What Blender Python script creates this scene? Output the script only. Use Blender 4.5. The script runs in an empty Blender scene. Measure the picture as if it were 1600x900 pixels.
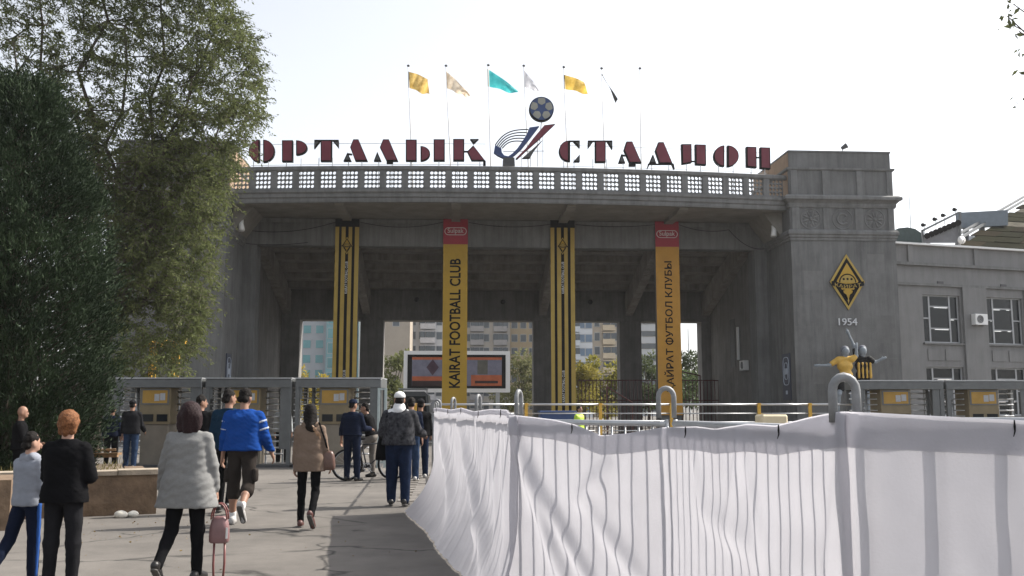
import bpy, math, random
import numpy as np
from mathutils import Vector, Matrix, noise as mnoise

random.seed(7)
RNG = np.random.default_rng(11)
R = math.radians
sc = bpy.context.scene
col = sc.collection

# ------------------------------------------------------------------ camera
F_PX = 1500.0                       # focal length in pixels of a 1600 wide picture
PITCH = math.atan(190 / F_PX)
YAW = R(3.4)                        # the camera looks a little to the right of the gate's axis
EYE = 1.6
cam_d = bpy.data.cameras.new('camera')
cam = bpy.data.objects.new('camera', cam_d)
col.objects.link(cam)
cam.location = (0, 0, EYE)
cam.rotation_euler = (math.pi / 2 + PITCH, 0, -YAW)
cam_d.sensor_width = 36
cam_d.lens = 36 * F_PX / 1600
cam_d.clip_start = 0.1
cam_d.clip_end = 3000
sc.camera = cam

# ------------------------------------------------------------------ sky and sun
SX, SY, SZ = 1.45, 0.62, 1.60       # towards the sun, in camera aligned axes
sun_dir = Vector((SX * math.cos(YAW) + SY * math.sin(YAW), -SX * math.sin(YAW) + SY * math.cos(YAW), SZ)).normalized()
w = bpy.data.worlds.new('World')
sc.world = w
w.use_nodes = True
wn = w.node_tree
for n in list(wn.nodes): wn.nodes.remove(n)
sky = wn.nodes.new('ShaderNodeTexSky')
sky.sky_type = 'NISHITA'
sky.sun_disc = False
sky.sun_elevation = math.asin(sun_dir.z)
sky.sun_rotation = math.atan2(sun_dir.x, sun_dir.y)
sky.altitude = 800
sky.air_density = 1.0
sky.dust_density = 5.0
sky.ozone_density = 1.0
hsv = wn.nodes.new('ShaderNodeHueSaturation')
hsv.inputs['Saturation'].default_value = 0.28
bg = wn.nodes.new('ShaderNodeBackground')
bg.inputs['Strength'].default_value = 0.15
wo = wn.nodes.new('ShaderNodeOutputWorld')
wn.links.new(sky.outputs[0], hsv.inputs['Color'])
wn.links.new(hsv.outputs[0], bg.inputs['Color'])
wn.links.new(bg.outputs[0], wo.inputs['Surface'])
sl = bpy.data.lights.new('sun', 'SUN')
sl.energy = 4.0
sl.angle = R(0.6)
sl.color = (1.0, 0.94, 0.85)
sun = bpy.data.objects.new('sun', sl)
col.objects.link(sun)
sun.location = (60, 40, 80)
sun.rotation_euler = (-sun_dir).to_track_quat('-Z', 'Y').to_euler()
vs = sc.view_settings
vs.view_transform = 'Standard'
vs.look = 'None'
vs.gamma = 1
vs.use_curve_mapping = False
vs.exposure = 0.88

# ------------------------------------------------------------------ helpers: sight lines to places
def ray(u, v):
    x = (u - 800) / F_PX; y = (450 - v) / F_PX
    f = math.cos(PITCH) - y * math.sin(PITCH); z = math.sin(PITCH) + y * math.cos(PITCH)
    return Vector((x * math.cos(YAW) + f * math.sin(YAW), -x * math.sin(YAW) + f * math.cos(YAW), z))
def at_y(u, v, Y):
    r = ray(u, v); k = Y / r.y
    return Vector((r.x * k, Y, EYE + r.z * k))
def gr(u, v):
    r = ray(u, v); k = -EYE / r.z
    return Vector((r.x * k, r.y * k, 0))
def hit(u, v, p, n):
    r = ray(u, v); o = Vector((0, 0, EYE)); k = (Vector(p) - o).dot(n) / r.dot(n)
    return o + r * k
def cam2w(x, d, z=0.0):             # camera aligned ground axes to world
    return Vector((x * math.cos(YAW) + d * math.sin(YAW), -x * math.sin(YAW) + d * math.cos(YAW), z))

# ------------------------------------------------------------------ helpers: materials
MATS = {}
def mat(name, c, rough=0.7, var=0.12, scale=3.0, bump=0.0, bscale=40.0, metal=0.0, streak=0.0, trans=0.0, spec=0.5, c2=None, emis=0.0, objrand=0.0):
    if name in MATS: return MATS[name]
    m = bpy.data.materials.new(name); m.use_nodes = True
    nt = m.node_tree; N = nt.nodes; L = nt.links
    for n in list(N): N.remove(n)
    out = N.new('ShaderNodeOutputMaterial')
    b = N.new('ShaderNodeBsdfPrincipled')
    b.inputs['Roughness'].default_value = rough
    b.inputs['Metallic'].default_value = metal
    b.inputs['Specular IOR Level'].default_value = spec
    geo = N.new('ShaderNodeNewGeometry')
    n1 = N.new('ShaderNodeTexNoise'); n1.inputs['Scale'].default_value = scale; n1.inputs['Detail'].default_value = 6; n1.inputs['Roughness'].default_value = 0.65
    L.new(geo.outputs['Position'], n1.inputs['Vector'])
    ramp = N.new('ShaderNodeMapRange')
    ramp.inputs['From Min'].default_value = 0.3; ramp.inputs['From Max'].default_value = 0.7
    L.new(n1.outputs['Fac'], ramp.inputs['Value'])
    mix = N.new('ShaderNodeMix'); mix.data_type = 'RGBA'
    ca = [max(0, x * (1 - var)) for x in c]; cb = [min(1, x * (1 + var)) for x in (c2 or c)]
    mix.inputs[6].default_value = (*ca, 1); mix.inputs[7].default_value = (*cb, 1)
    L.new(ramp.outputs[0], mix.inputs[0])
    cur = mix.outputs[2]
    if streak > 0:
        mp = N.new('ShaderNodeMapping'); mp.inputs['Scale'].default_value = (1.6, 1.6, 0.12)
        L.new(geo.outputs['Position'], mp.inputs['Vector'])
        n2 = N.new('ShaderNodeTexNoise'); n2.inputs['Scale'].default_value = 2.2; n2.inputs['Detail'].default_value = 8; n2.inputs['Roughness'].default_value = 0.7
        L.new(mp.outputs[0], n2.inputs['Vector'])
        r2 = N.new('ShaderNodeMapRange'); r2.inputs['From Min'].default_value = 0.42; r2.inputs['From Max'].default_value = 0.75
        r2.inputs['To Min'].default_value = 1.0; r2.inputs['To Max'].default_value = 1.0 - streak
        L.new(n2.outputs['Fac'], r2.inputs['Value'])
        mm = N.new('ShaderNodeMix'); mm.data_type = 'RGBA'; mm.blend_type = 'MULTIPLY'; mm.inputs[0].default_value = 1
        L.new(cur, mm.inputs[6])
        cmb = N.new('ShaderNodeCombineColor')
        for k in range(3): L.new(r2.outputs[0], cmb.inputs[k])
        L.new(cmb.outputs[0], mm.inputs[7])
        cur = mm.outputs[2]
    if objrand > 0:
        oi = N.new('ShaderNodeObjectInfo')
        r3 = N.new('ShaderNodeMapRange'); r3.inputs['To Min'].default_value = 1 - objrand; r3.inputs['To Max'].default_value = 1 + objrand
        L.new(oi.outputs['Random'], r3.inputs['Value'])
        hs = N.new('ShaderNodeHueSaturation'); L.new(r3.outputs[0], hs.inputs['Value']); L.new(cur, hs.inputs['Color'])
        cur = hs.outputs[0]
    L.new(cur, b.inputs['Base Color'])
    if emis > 0:
        L.new(cur, b.inputs['Emission Color']); b.inputs['Emission Strength'].default_value = emis
    if bump > 0:
        n3 = N.new('ShaderNodeTexNoise'); n3.inputs['Scale'].default_value = bscale; n3.inputs['Detail'].default_value = 5
        L.new(geo.outputs['Position'], n3.inputs['Vector'])
        bp = N.new('ShaderNodeBump'); bp.inputs['Strength'].default_value = bump; bp.inputs['Distance'].default_value = 0.02
        L.new(n3.outputs['Fac'], bp.inputs['Height']); L.new(bp.outputs[0], b.inputs['Normal'])
    if trans > 0:
        t = N.new('ShaderNodeBsdfTranslucent'); L.new(cur, t.inputs['Color'])
        mx = N.new('ShaderNodeMixShader'); mx.inputs[0].default_value = trans
        L.new(b.outputs[0], mx.inputs[1]); L.new(t.outputs[0], mx.inputs[2]); L.new(mx.outputs[0], out.inputs['Surface'])
    else:
        L.new(b.outputs[0], out.inputs['Surface'])
    MATS[name] = m
    return m

# ------------------------------------------------------------------ helpers: meshes and objects
WM = {}
def thing(name, label, cat, loc=(0, 0, 0), rz=0.0, group=None):
    o = bpy.data.objects.new(name, None); col.objects.link(o)
    o.empty_display_size = 0.3
    o.location = loc; o.rotation_euler = (0, 0, rz)
    WM[o.name] = Matrix.Translation(Vector(loc)) @ Matrix.Rotation(rz, 4, 'Z')
    return tag(o, label, cat, group)
def tag(o, label, cat=None, group=None, kind=None):
    if label: o['label'] = label
    if cat: o['category'] = cat
    if group: o['group'] = group
    if kind: o['kind'] = kind
    return o
def attach(o, parent, local=False):
    col.objects.link(o)
    if parent is not None:
        o.parent = parent
        if not local:
            o.matrix_parent_inverse = WM[parent.name].inverted()
            WM[o.name] = o.matrix_basis.copy()
        else:
            WM[o.name] = WM[parent.name] @ o.matrix_basis
    else:
        WM[o.name] = o.matrix_basis.copy()
    return o
def inst(name, me, parent, loc, rz=0.0, scale=None, local=False):
    o = bpy.data.objects.new(name, me)
    o.location = loc; o.rotation_euler = (0, 0, rz)
    if scale: o.scale = scale
    return attach(o, parent, local)

class MB:
    def __init__(s): s.v = []; s.f = []; s.m = []
    def add(s, v, f, mi=0):
        b = len(s.v); s.v.extend([tuple(p) for p in v])
        s.f.extend([tuple(i + b for i in q) for q in f]); s.m.extend([mi] * len(f)); return s
    def box(s, x0, y0, z0, x1, y1, z1, mi=0):
        v = [(x0, y0, z0), (x1, y0, z0), (x1, y1, z0), (x0, y1, z0), (x0, y0, z1), (x1, y0, z1), (x1, y1, z1), (x0, y1, z1)]
        return s.add(v, [(0, 3, 2, 1), (4, 5, 6, 7), (0, 1, 5, 4), (1, 2, 6, 5), (2, 3, 7, 6), (3, 0, 4, 7)], mi)
    def cbox(s, c, sx, sy, sz, mi=0):
        return s.box(c[0] - sx / 2, c[1] - sy / 2, c[2] - sz / 2, c[0] + sx / 2, c[1] + sy / 2, c[2] + sz / 2, mi)
    def bbox(s, x0, y0, z0, x1, y1, z1, b=0.02, mi=0):     # box with chamfered vertical and top edges
        ring = lambda z, k: [(x0 + k, y0, z), (x1 - k, y0, z), (x1, y0 + k, z), (x1, y1 - k, z), (x1 - k, y1, z), (x0 + k, y1, z), (x0, y1 - k, z), (x0, y0 + k, z)]
        def ins(z, d):
            return [(x0 + b, y0 + d, z), (x1 - b, y0 + d, z), (x1 - d, y0 + b, z), (x1 - d, y1 - b, z), (x1 - b, y1 - d, z), (x0 + b, y1 - d, z), (x0 + d, y1 - b, z), (x0 + d, y0 + b, z)]
        v = ring(z0, b) + ring(z1 - b, b) + ins(z1, b * 0.9)
        f = [tuple(range(7, -1, -1)), tuple(range(16, 24))]
        for r in (0, 8):
            for i in range(8): f.append((r + i, r + (i + 1) % 8, r + 8 + (i + 1) % 8, r + 8 + i))
        return s.add(v, f, mi)
    def bar(s, p0, p1, w, h, mi=0, up=(0, 0, 1)):
        p0 = Vector(p0); p1 = Vector(p1); d = (p1 - p0).normalized(); up = Vector(up)
        if abs(d.dot(up)) > 0.98: up = Vector((0, 1, 0))
        sx = d.cross(up).normalized() * (w / 2); sz = sx.cross(d).normalized() * (h / 2)
        v = []
        for p in (p0, p1): v += [p - sx - sz, p + sx - sz, p + sx + sz, p - sx + sz]
        return s.add(v, [(3, 2, 1, 0), (4, 5, 6, 7), (0, 1, 5, 4), (1, 2, 6, 5), (2, 3, 7, 6), (3, 0, 4, 7)], mi)
    def tube(s, pts, r, n=8, mi=0, caps=True, closed=False):
        pts = [Vector(p) for p in pts]; k = len(pts)
        rs = r if hasattr(r, '__len__') else [r] * k
        v = []; ref = None
        for i, p in enumerate(pts):
            if closed: d = pts[(i + 1) % k] - pts[i - 1]
            else: d = pts[min(i + 1, k - 1)] - pts[max(i - 1, 0)]
            d.normalize()
            if ref is None: ref = Vector((0, 0, 1)) if abs(d.z) < 0.9 else Vector((1, 0, 0))
            a = (ref - d * ref.dot(d)).normalized(); ref = a; b = d.cross(a)
            for j in range(n):
                t = 2 * math.pi * j / n; v.append(p + (a * math.cos(t) + b * math.sin(t)) * rs[i])
        f = []
        for i in range(k if closed else k - 1):
            i2 = (i + 1) % k
            for j in range(n): f.append((i * n + j, i * n + (j + 1) % n, i2 * n + (j + 1) % n, i2 * n + j))
        if caps and not closed: f += [tuple(range(n - 1, -1, -1)), tuple(range((k - 1) * n, k * n))]
        return s.add(v, f, mi)
    def prism(s, poly, y0, y1, mi=0, mif=None):            # poly of (x,z), extruded along y
        a = sum(poly[i][0] * poly[(i + 1) % len(poly)][1] - poly[(i + 1) % len(poly)][0] * poly[i][1] for i in range(len(poly)))
        if a < 0: poly = poly[::-1]
        n = len(poly)
        v = [(x, y0, z) for x, z in poly] + [(x, y1, z) for x, z in poly]
        b = len(s.v)
        s.add(v, [tuple(range(n))], mi if mif is None else mif)
        s.f.append(tuple(b + n + i for i in range(n - 1, -1, -1))); s.m.append(mi)
        for i in range(n):
            j = (i + 1) % n; s.f.append((b + j, b + i, b + n + i, b + n + j)); s.m.append(mi)
        return s
    def sphere(s, c, rx, ry=None, rz=None, n=12, m=8, mi=0):
        ry = ry or rx; rz = rz or rx; c = Vector(c); v = [c + Vector((0, 0, rz))]
        for i in range(1, m):
            t = math.pi * i / m
            for j in range(n):
                p = 2 * math.pi * j / n; v.append(c + Vector((rx * math.sin(t) * math.cos(p), ry * math.sin(t) * math.sin(p), rz * math.cos(t))))
        v.append(c - Vector((0, 0, rz))); f = []
        for j in range(n): f.append((0, 1 + j, 1 + (j + 1) % n))
        for i in range(m - 2):
            for j in range(n): f.append((1 + i * n + j, 1 + (i + 1) * n + j, 1 + (i + 1) * n + (j + 1) % n, 1 + i * n + (j + 1) % n))
        l = len(v) - 1
        for j in range(n): f.append((l, 1 + (m - 2) * n + (j + 1) % n, 1 + (m - 2) * n + j))
        return s.add(v, f, mi)
    def disc(s, c, r, y1, n=24, mi=0, mif=None):           # round plate in the xz plane from c.y to y1
        return s.prism([(c[0] + r * math.cos(2 * math.pi * i / n), c[2] + r * math.sin(2 * math.pi * i / n)) for i in range(n)], c[1], y1, mi, mif)
    def sweep(s, path, prof, mi=0, closed_ends=True):      # path of (x,y), profile of (out,z), out to the right hand side of travel
        n = len(prof); k = len(path); v = []
        for i, p in enumerate(path):
            dirs = []
            if i > 0: dirs.append((Vector(p) - Vector(path[i - 1])).normalized())
            if i < k - 1: dirs.append((Vector(path[i + 1]) - Vector(p)).normalized())
            nn = [Vector((d.y, -d.x)) for d in dirs]; o = nn[0].copy()
            if len(nn) > 1: o = (nn[0] + nn[1]).normalized(); o = o / max(0.4, o.dot(nn[0]))
            for q, z in prof: v.append((p[0] + o.x * q, p[1] + o.y * q, z))
        f = []
        for i in range(k - 1):
            for j in range(n): f.append((i * n + j, i * n + (j + 1) % n, (i + 1) * n + (j + 1) % n, (i + 1) * n + j))
        if closed_ends: f += [tuple(range(n - 1, -1, -1)), tuple(range((k - 1) * n, k * n))]
        return s.add(v, f, mi)
    def grid(s, fn, nu, nv, mi=0):
        v = [fn(i / nu, j / nv) for i in range(nu + 1) for j in range(nv + 1)]
        f = [(i * (nv + 1) + j, (i + 1) * (nv + 1) + j, (i + 1) * (nv + 1) + j + 1, i * (nv + 1) + j + 1) for i in range(nu) for j in range(nv)]
        return s.add(v, f, mi)
    def mesh(s, name, mats, smooth=False):
        me = bpy.data.meshes.new(name); me.from_pydata(s.v, [], s.f)
        for m in (mats if isinstance(mats, (list, tuple)) else [mats]): me.materials.append(m)
        if any(s.m): me.polygons.foreach_set('material_index', s.m)
        if smooth: me.polygons.foreach_set('use_smooth', [True] * len(s.f))
        me.update(); return me
    def build(s, name, mats, parent=None, smooth=False, local=False):
        o = bpy.data.objects.new(name, s.mesh(name, mats, smooth)); return attach(o, parent, local)

def np_mesh(name, V, Q, mats, smooth=True):                # quick mesh from arrays of equal sized polygons
    me = bpy.data.meshes.new(name); k = Q.shape[1]
    me.vertices.add(len(V)); me.vertices.foreach_set('co', np.ascontiguousarray(V, dtype=np.float32).ravel())
    me.loops.add(Q.size); me.loops.foreach_set('vertex_index', np.ascontiguousarray(Q, dtype=np.int32).ravel())
    me.polygons.add(len(Q)); me.polygons.foreach_set('loop_start', np.arange(0, Q.size, k, dtype=np.int32))
    me.polygons.foreach_set('use_smooth', np.full(len(Q), smooth, dtype=bool))
    for m in (mats if isinstance(mats, (list, tuple)) else [mats]): me.materials.append(m)
    me.update(calc_edges=True); return me

def text_mb(s, size, xs=1.0, depth=0.01, bold=0.0):
    """words as a mesh builder in the xz plane, centred on the origin, facing -y"""
    cu = bpy.data.curves.new('text', 'FONT'); cu.body = s; cu.size = size; cu.extrude = depth / 2; cu.offset = bold; cu.align_x = 'CENTER'; cu.align_y = 'CENTER'; cu.resolution_u = 3
    ob = bpy.data.objects.new('text', cu); col.objects.link(ob)
    dg = bpy.context.evaluated_depsgraph_get()
    me = bpy.data.meshes.new_from_object(ob.evaluated_get(dg))
    mb = MB(); vs_ = [(v.co.x * xs, v.co.z * -1.0, v.co.y) for v in me.vertices]
    if vs_:
        cx = (min(p[0] for p in vs_) + max(p[0] for p in vs_)) / 2; cz = (min(p[2] for p in vs_) + max(p[2] for p in vs_)) / 2
        vs_ = [(p[0] - cx, p[1], p[2] - cz) for p in vs_]
    mb.add(vs_, [tuple(p.vertices) for p in me.polygons])
    bpy.data.objects.remove(ob); bpy.data.meshes.remove(me); bpy.data.curves.remove(cu)
    return mb
def xf(mb, fn):
    mb.v = [tuple(fn(Vector(p))) for p in mb.v]; return mb

# ------------------------------------------------------------------ materials in use
M_wall = mat('painted_render_grey', (0.165, 0.166, 0.164), 0.88, 0.20, 0.7, 0.5, 22, streak=0.42)
M_wall2 = mat('painted_render_passage', (0.225, 0.217, 0.206), 0.9, 0.2, 0.9, 0.45, 22, streak=0.4)
M_trim = mat('painted_trim_grey', (0.18, 0.181, 0.179), 0.88, 0.18, 1.5, 0.4, 30, streak=0.38)
M_tan = mat('bare_render_tan', (0.30, 0.21, 0.14), 0.9, 0.15, 2.0, 0.3, 30, streak=0.2)
M_conc = mat('raw_concrete', (0.31, 0.29, 0.265), 0.9, 0.25, 1.2, 0.5, 18, streak=0.35)
M_soffit = mat('soffit_bounce_tone', (0.24, 0.228, 0.205), 0.9, 0.2, 1.0, 0.2, 30)  # paler, warmer colour stands in for light bounced up under the balcony
M_asph = None
M_steel = mat('grey_steel_paint', (0.14, 0.147, 0.15), 0.45, 0.12, 6, metal=0.2)
M_galv = mat('galvanised_tube', (0.42, 0.43, 0.44), 0.42, 0.12, 12, metal=0.55)
M_loop = mat('barrier_paint', (0.20, 0.205, 0.21), 0.5, 0.2, 14, 0.1, 60)
M_chrome = mat('bright_steel', (0.62, 0.62, 0.62), 0.28, 0.06, 10, metal=0.9)
M_black = mat('black_paint', (0.010, 0.0095, 0.010), 0.7, 0.2, 10, spec=0.12)
M_maroon = mat('maroon_sheet', (0.155, 0.019, 0.036), 0.5, 0.15, 2.5)
M_navy = mat('navy_sheet', (0.03, 0.055, 0.16), 0.5, 0.15, 3)
M_dgrey = mat('dark_grey_sheet', (0.07, 0.07, 0.072), 0.6, 0.2, 4)
M_white = mat('white_paint', (0.75, 0.75, 0.74), 0.5, 0.05, 5)
M_yel = mat('banner_yellow', (0.45, 0.275, 0.022), 0.6, 0.10, 1.4, 0.1, 8)
M_yel2 = mat('banner_pale_yellow', (0.42, 0.29, 0.06), 0.6, 0.10, 1.4, 0.1, 8)
M_red = mat('banner_red', (0.34, 0.022, 0.042), 0.55, 0.08, 2)
M_ypaint = mat('yellow_steel_paint', (0.62, 0.36, 0.05), 0.5, 0.15, 8)
M_glass = mat('dark_window_glass', (0.012, 0.015, 0.018), 0.12, 0.2, 1.0, spec=0.3)
M_frame = mat('white_window_frame', (0.36, 0.37, 0.38), 0.5, 0.08, 6)
M_cream = mat('cream_sheet', (0.62, 0.53, 0.36), 0.6, 0.1, 5)

# ================================================================== the ground
def asphalt():
    m = bpy.data.materials.new('old_asphalt'); m.use_nodes = True
    nt = m.node_tree; N = nt.nodes; L = nt.links; b = N['Principled BSDF']; b.inputs['Roughness'].default_value = 0.9
    geo = N.new('ShaderNodeNewGeometry')
    def noise(sc_, det=6, rough=0.65):
        n = N.new('ShaderNodeTexNoise'); n.inputs['Scale'].default_value = sc_; n.inputs['Detail'].default_value = det; n.inputs['Roughness'].default_value = rough
        L.new(geo.outputs['Position'], n.inputs['Vector']); return n
    def rng(src, a, b_, c, d):
        r = N.new('ShaderNodeMapRange'); r.inputs[1].default_value = a; r.inputs[2].default_value = b_; r.inputs[3].default_value = c; r.inputs[4].default_value = d
        L.new(src, r.inputs[0]); return r.outputs[0]
    def mul(a, b_):
        q = N.new('ShaderNodeMath'); q.operation = 'MULTIPLY'; L.new(a, q.inputs[0]); L.new(b_, q.inputs[1]); return q.outputs[0]
    big = rng(noise(0.35).outputs['Fac'], 0.3, 0.7, 0.70, 1.18)
    mid = rng(noise(2.3).outputs['Fac'], 0.3, 0.7, 0.82, 1.12)
    fine = rng(noise(90, 3).outputs['Fac'], 0.3, 0.7, 0.78, 1.2)
    # cracks: warped voronoi cell borders, broken up by a mask
    warp = N.new('ShaderNodeTexNoise'); warp.inputs['Scale'].default_value = 1.3; warp.inputs['Detail'].default_value = 5; L.new(geo.outputs['Position'], warp.inputs['Vector'])
    add = N.new('ShaderNodeVectorMath'); add.operation = 'MULTIPLY_ADD'
    L.new(warp.outputs['Color'], add.inputs[0]); add.inputs[1].default_value = (1.1, 1.1, 0); L.new(geo.outputs['Position'], add.inputs[2])
    vo = N.new('ShaderNodeTexVoronoi'); vo.feature = 'DISTANCE_TO_EDGE'; vo.inputs['Scale'].default_value = 0.33; L.new(add.outputs[0], vo.inputs['Vector'])
    line = rng(vo.outputs['Distance'], 0.0, 0.013, 0.22, 1.0)
    msk = rng(noise(0.6, 2).outputs['Fac'], 0.42, 0.48, 0.0, 1.0)
    mx = N.new('ShaderNodeMix'); mx.data_type = 'FLOAT'; L.new(msk, mx.inputs[0]); mx.inputs[2].default_value = 1.0; L.new(line, mx.inputs[3])
    tot = mul(mul(mul(big, mid), fine), mx.outputs[0])
    hs = N.new('ShaderNodeHueSaturation'); hs.inputs['Color'].default_value = (0.135, 0.123, 0.110, 1); L.new(tot, hs.inputs['Value']); L.new(hs.outputs[0], b.inputs['Base Color'])
    bp = N.new('ShaderNodeBump'); bp.inputs['Strength'].default_value = 0.5; bp.inputs['Distance'].default_value = 0.01
    L.new(tot, bp.inputs['Height']); L.new(bp.outputs[0], b.inputs['Normal'])
    return m
M_asph = asphalt()
gmb = MB(); gmb.add([(-1200, -300, 0), (1200, -300, 0), (1200, 1500, 0), (-1200, 1500, 0)], [(0, 1, 2, 3)])
ground = gmb.build('ground', M_asph); tag(ground, 'cracked sunlit grey asphalt forecourt', None, kind='structure')

# the strip of pale pavers beside the fence feet
M_pav = mat('pale_paver', (0.17, 0.155, 0.14), 0.9, 0.15, 6, 0.3, 60, objrand=0.14)
pv0 = gr(640, 778); pv = MB(); pv.box(-1.0, 17.2, -0.05, 1.2, 27.0, 0.004)
path = pv.build('paved_path', mat('paver_joint_sand', (0.15, 0.13, 0.11), 0.95, 0.2, 20)); tag(path, 'strip of pale concrete pavers beside the fence feet', None, kind='structure')
pm = MB().bbox(-0.19, -0.145, 0.0, 0.19, 0.145, 0.022, 0.008).mesh('paver', M_pav)
for j in range(32):
    for i in range(5):
        x = -0.8 + i * 0.4 + (0.2 if j % 2 else 0.0); y = 17.37 + j * 0.305
        if x > 1.0: continue
        inst('paver', pm, path, (x + random.uniform(-.004, .004), y, random.uniform(-0.003, 0.004)), random.uniform(-0.012, 0.012))

# ================================================================== stadium gate
GX0, GX1, GC = -11.45, 17.3, 2.92
YB, YF, YK = 52.0, 48.0, 64.2                # beam plane, tower front, back wall
gate = thing('stadium_gate', 'grey stadium entrance gate with lattice balcony between two square towers', 'gate', (GC, 52, 0))
def gbox(name, x0, y0, z0, x1, y1, z1, m, parent=gate, b=0.0):
    mb = MB()
    if b: mb.bbox(x0, y0, z0, x1, y1, z1, b)
    else: mb.box(x0, y0, z0, x1, y1, z1)
    return mb.build(name, m, parent)
def yfront(x):                               # the balcony bows gently outwards
    return 48.35 - 1.0 * (1 - ((x - GC) / 14.4) ** 2)
# front beam and piers
gbox('beam', GX0, YB, 10.45, GX1, YB + 0.8, 11.93, M_wall)
bl = gbox('beam_fillet', GX0, YB - 0.05, 11.7, GX1, YB - 0.003, 11.93, M_trim)
PIERS = [-5.9, 0.0, 5.88, 11.74]
for x in PIERS: gbox('pier', x - 0.58, YB + 0.004, 0, x + 0.58, YB + 0.9, 10.447, M_wall)
for x0, x1 in ((GX0, -10.75), (16.62, GX1)): gbox('pilaster', x0, YB - 0.06, 0, x1, YB + 1.2, 10.446, M_wall)
# passage side walls, back wall
gbox('side_wall', GX0 - 0.4, YB + 1.21, 0, GX0, YK + 1.2, 12.3, M_wall2)
gbox('side_wall', GX1, YB + 1.21, 0, GX1 + 0.4, YK + 1.2, 12.3, M_wall2)
gbox('back_lintel', GX0, YK, 7.52, GX1, YK + 1.2, 9.9, M_wall2)
gbox('back_lintel_band', GX0, YK - 0.1, 7.52, GX1, YK - 0.004, 7.72, M_wall2)
for x0, x1 in ((GX0, -10.28), (-6.3, -4.76), (-0.62, 0.66), (5.26, 6.7), (11.1, 12.58), (16.7, GX1)):
    gbox('back_pier', x0 + 0.001, YK, 0, x1 - 0.001, YK + 1.2, 7.517, M_wall2)
# stepped ceiling (underside of the stand), slab by slab, with raking beams on the pier lines
XS = [GX0] + PIERS + [GX1]
for b in range(5):
    for k in range(8):
        y0 = YB + 0.81 + k * 1.45; zb = 12.25 - k * 0.385 + random.uniform(-.012, .012)
        gbox('ceiling_slab', XS[b] + 0.01, y0, zb, XS[b + 1] - 0.01, y0 + 1.46, zb + 0.6, M_conc)
for x in PIERS + [GX0 + 0.3, GX1 - 0.3]:
    rk = MB()
    pts = [(YB + 0.82, 12.2), (YB + 0.82, 11.0), (YB + 2.0, 10.9), (YK - 0.01, 7.9), (YK - 0.01, 9.4)]
    n = len(pts); v = [(x - 0.26, y, z) for y, z in pts] + [(x + 0.26, y, z) for y, z in pts]
    rk.add(v, [tuple(range(n)), tuple(range(2 * n - 1, n - 1, -1))] + [((i + 1) % n, i, n + i, n + (i + 1) % n) for i in range(n)])
    rk.build('raking_beam', M_conc, gate)
# balcony: deck, soffit brackets, cornice, balustrade
NA = 40
xs = [GX0 + (GX1 - GX0) * i / NA for i in range(NA + 1)]
arc = [(x, yfront(x)) for x in xs]
dk = MB(); n = len(arc)
top = [(x, y + 0.12, 12.4) for x, y in arc] + [(GX1, YB + 1.0, 12.4), (GX0, YB + 1.0, 12.4)]
bot = [(x, y + 0.12, 11.97) for x, y in arc] + [(GX1, YB + 1.0, 11.97), (GX0, YB + 1.0, 11.97)]
k = len(top)
dk.add(top + bot, [tuple(range(k)), tuple(range(2 * k - 1, k - 1, -1))] + [(i, k + i, k + (i + 1) % k, (i + 1) % k) for i in range(k)])
dk.build('balcony_deck', M_soffit, gate)
cn = MB().sweep(arc, [(-0.12, 11.93), (0.0, 11.93), (0.03, 12.02), (0.03, 12.14), (0.10, 12.2), (0.10, 12.36), (0.18, 12.44), (0.18, 12.56), (0.02, 12.60), (-0.12, 12.60)])
cn.build('cornice', M_trim, gate)
for x in PIERS:
    br = MB(); y0 = yfront(x) + 0.3
    pts = [(y0, 11.965), (YB - 0.3, 11.965), (YB - 0.3, 11.78), (y0 + 0.6, 11.76), (y0, 11.86)]
    n = len(pts); v = [(x - 0.24, y, z) for y, z in pts] + [(x + 0.24, y, z) for y, z in pts]
    br.add(v, [tuple(range(n)), tuple(range(2 * n - 1, n - 1, -1))] + [((i + 1) % n, i, n + i, n + (i + 1) % n) for i in range(n)])
    br.build('bracket', M_soffit, gate)
for s_, xw in ((1, GX0), (-1, GX1)):         # sloping end brackets against the towers
    br = MB(); poly = [(xw + s_ * 0.01, 11.965), (xw + s_ * 1.0, 11.965), (xw + s_ * 0.01, 10.6)]
    br.prism(poly, 49.2, YB - 0.07); br.build('bracket', M_soffit, gate)
rail = MB().sweep(arc, [(-0.16, 13.56), (0.04, 13.56), (0.08, 13.62), (0.08, 13.76), (0.03, 13.80), (-0.16, 13.80)])
rail.build('top_rail', M_trim, gate)
plin = MB().sweep(arc, [(-0.13, 12.601), (0.03, 12.601), (0.03, 12.66), (-0.13, 12.66)]); plin.build('base_rail', M_trim, gate)
# one pierced panel: 4 x 4 round holes
def pierced(wd, ht, th, nx, nz, r, ns=14):
    mb = MB(); cw, ch = wd / nx, ht / nz
    for i in range(nx):
        for j in range(nz):
            cx = -wd / 2 + (i + .5) * cw; cz = (j + .5) * ch
            an = sorted(set([2 * math.pi * q / ns for q in range(ns)] + [math.atan2(sz * ch, sx * cw) % (2 * math.pi) for sx in (-1, 1) for sz in (-1, 1)]))
            o = []; inn = []
            for a in an:
                c_, s_ = math.cos(a), math.sin(a); t = min((cw / 2) / max(1e-6, abs(c_)), (ch / 2) / max(1e-6, abs(s_)))
                o.append((cx + c_ * t, cz + s_ * t)); inn.append((cx + c_ * r, cz + s_ * r))
            q = len(an)
            v = [(x, 0, z) for x, z in o] + [(x, 0, z) for x, z in inn] + [(x, th, z) for x, z in o] + [(x, th, z) for x, z in inn]
            f = []
            for a in range(q):
                b = (a + 1) % q
                f += [(a, b, q + b, q + a), (2 * q + b, 2 * q + a, 3 * q + a, 3 * q + b), (q + a, q + b, 3 * q + b, 3 * q + a)]
            mb.add(v, f)
    return mb
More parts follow.
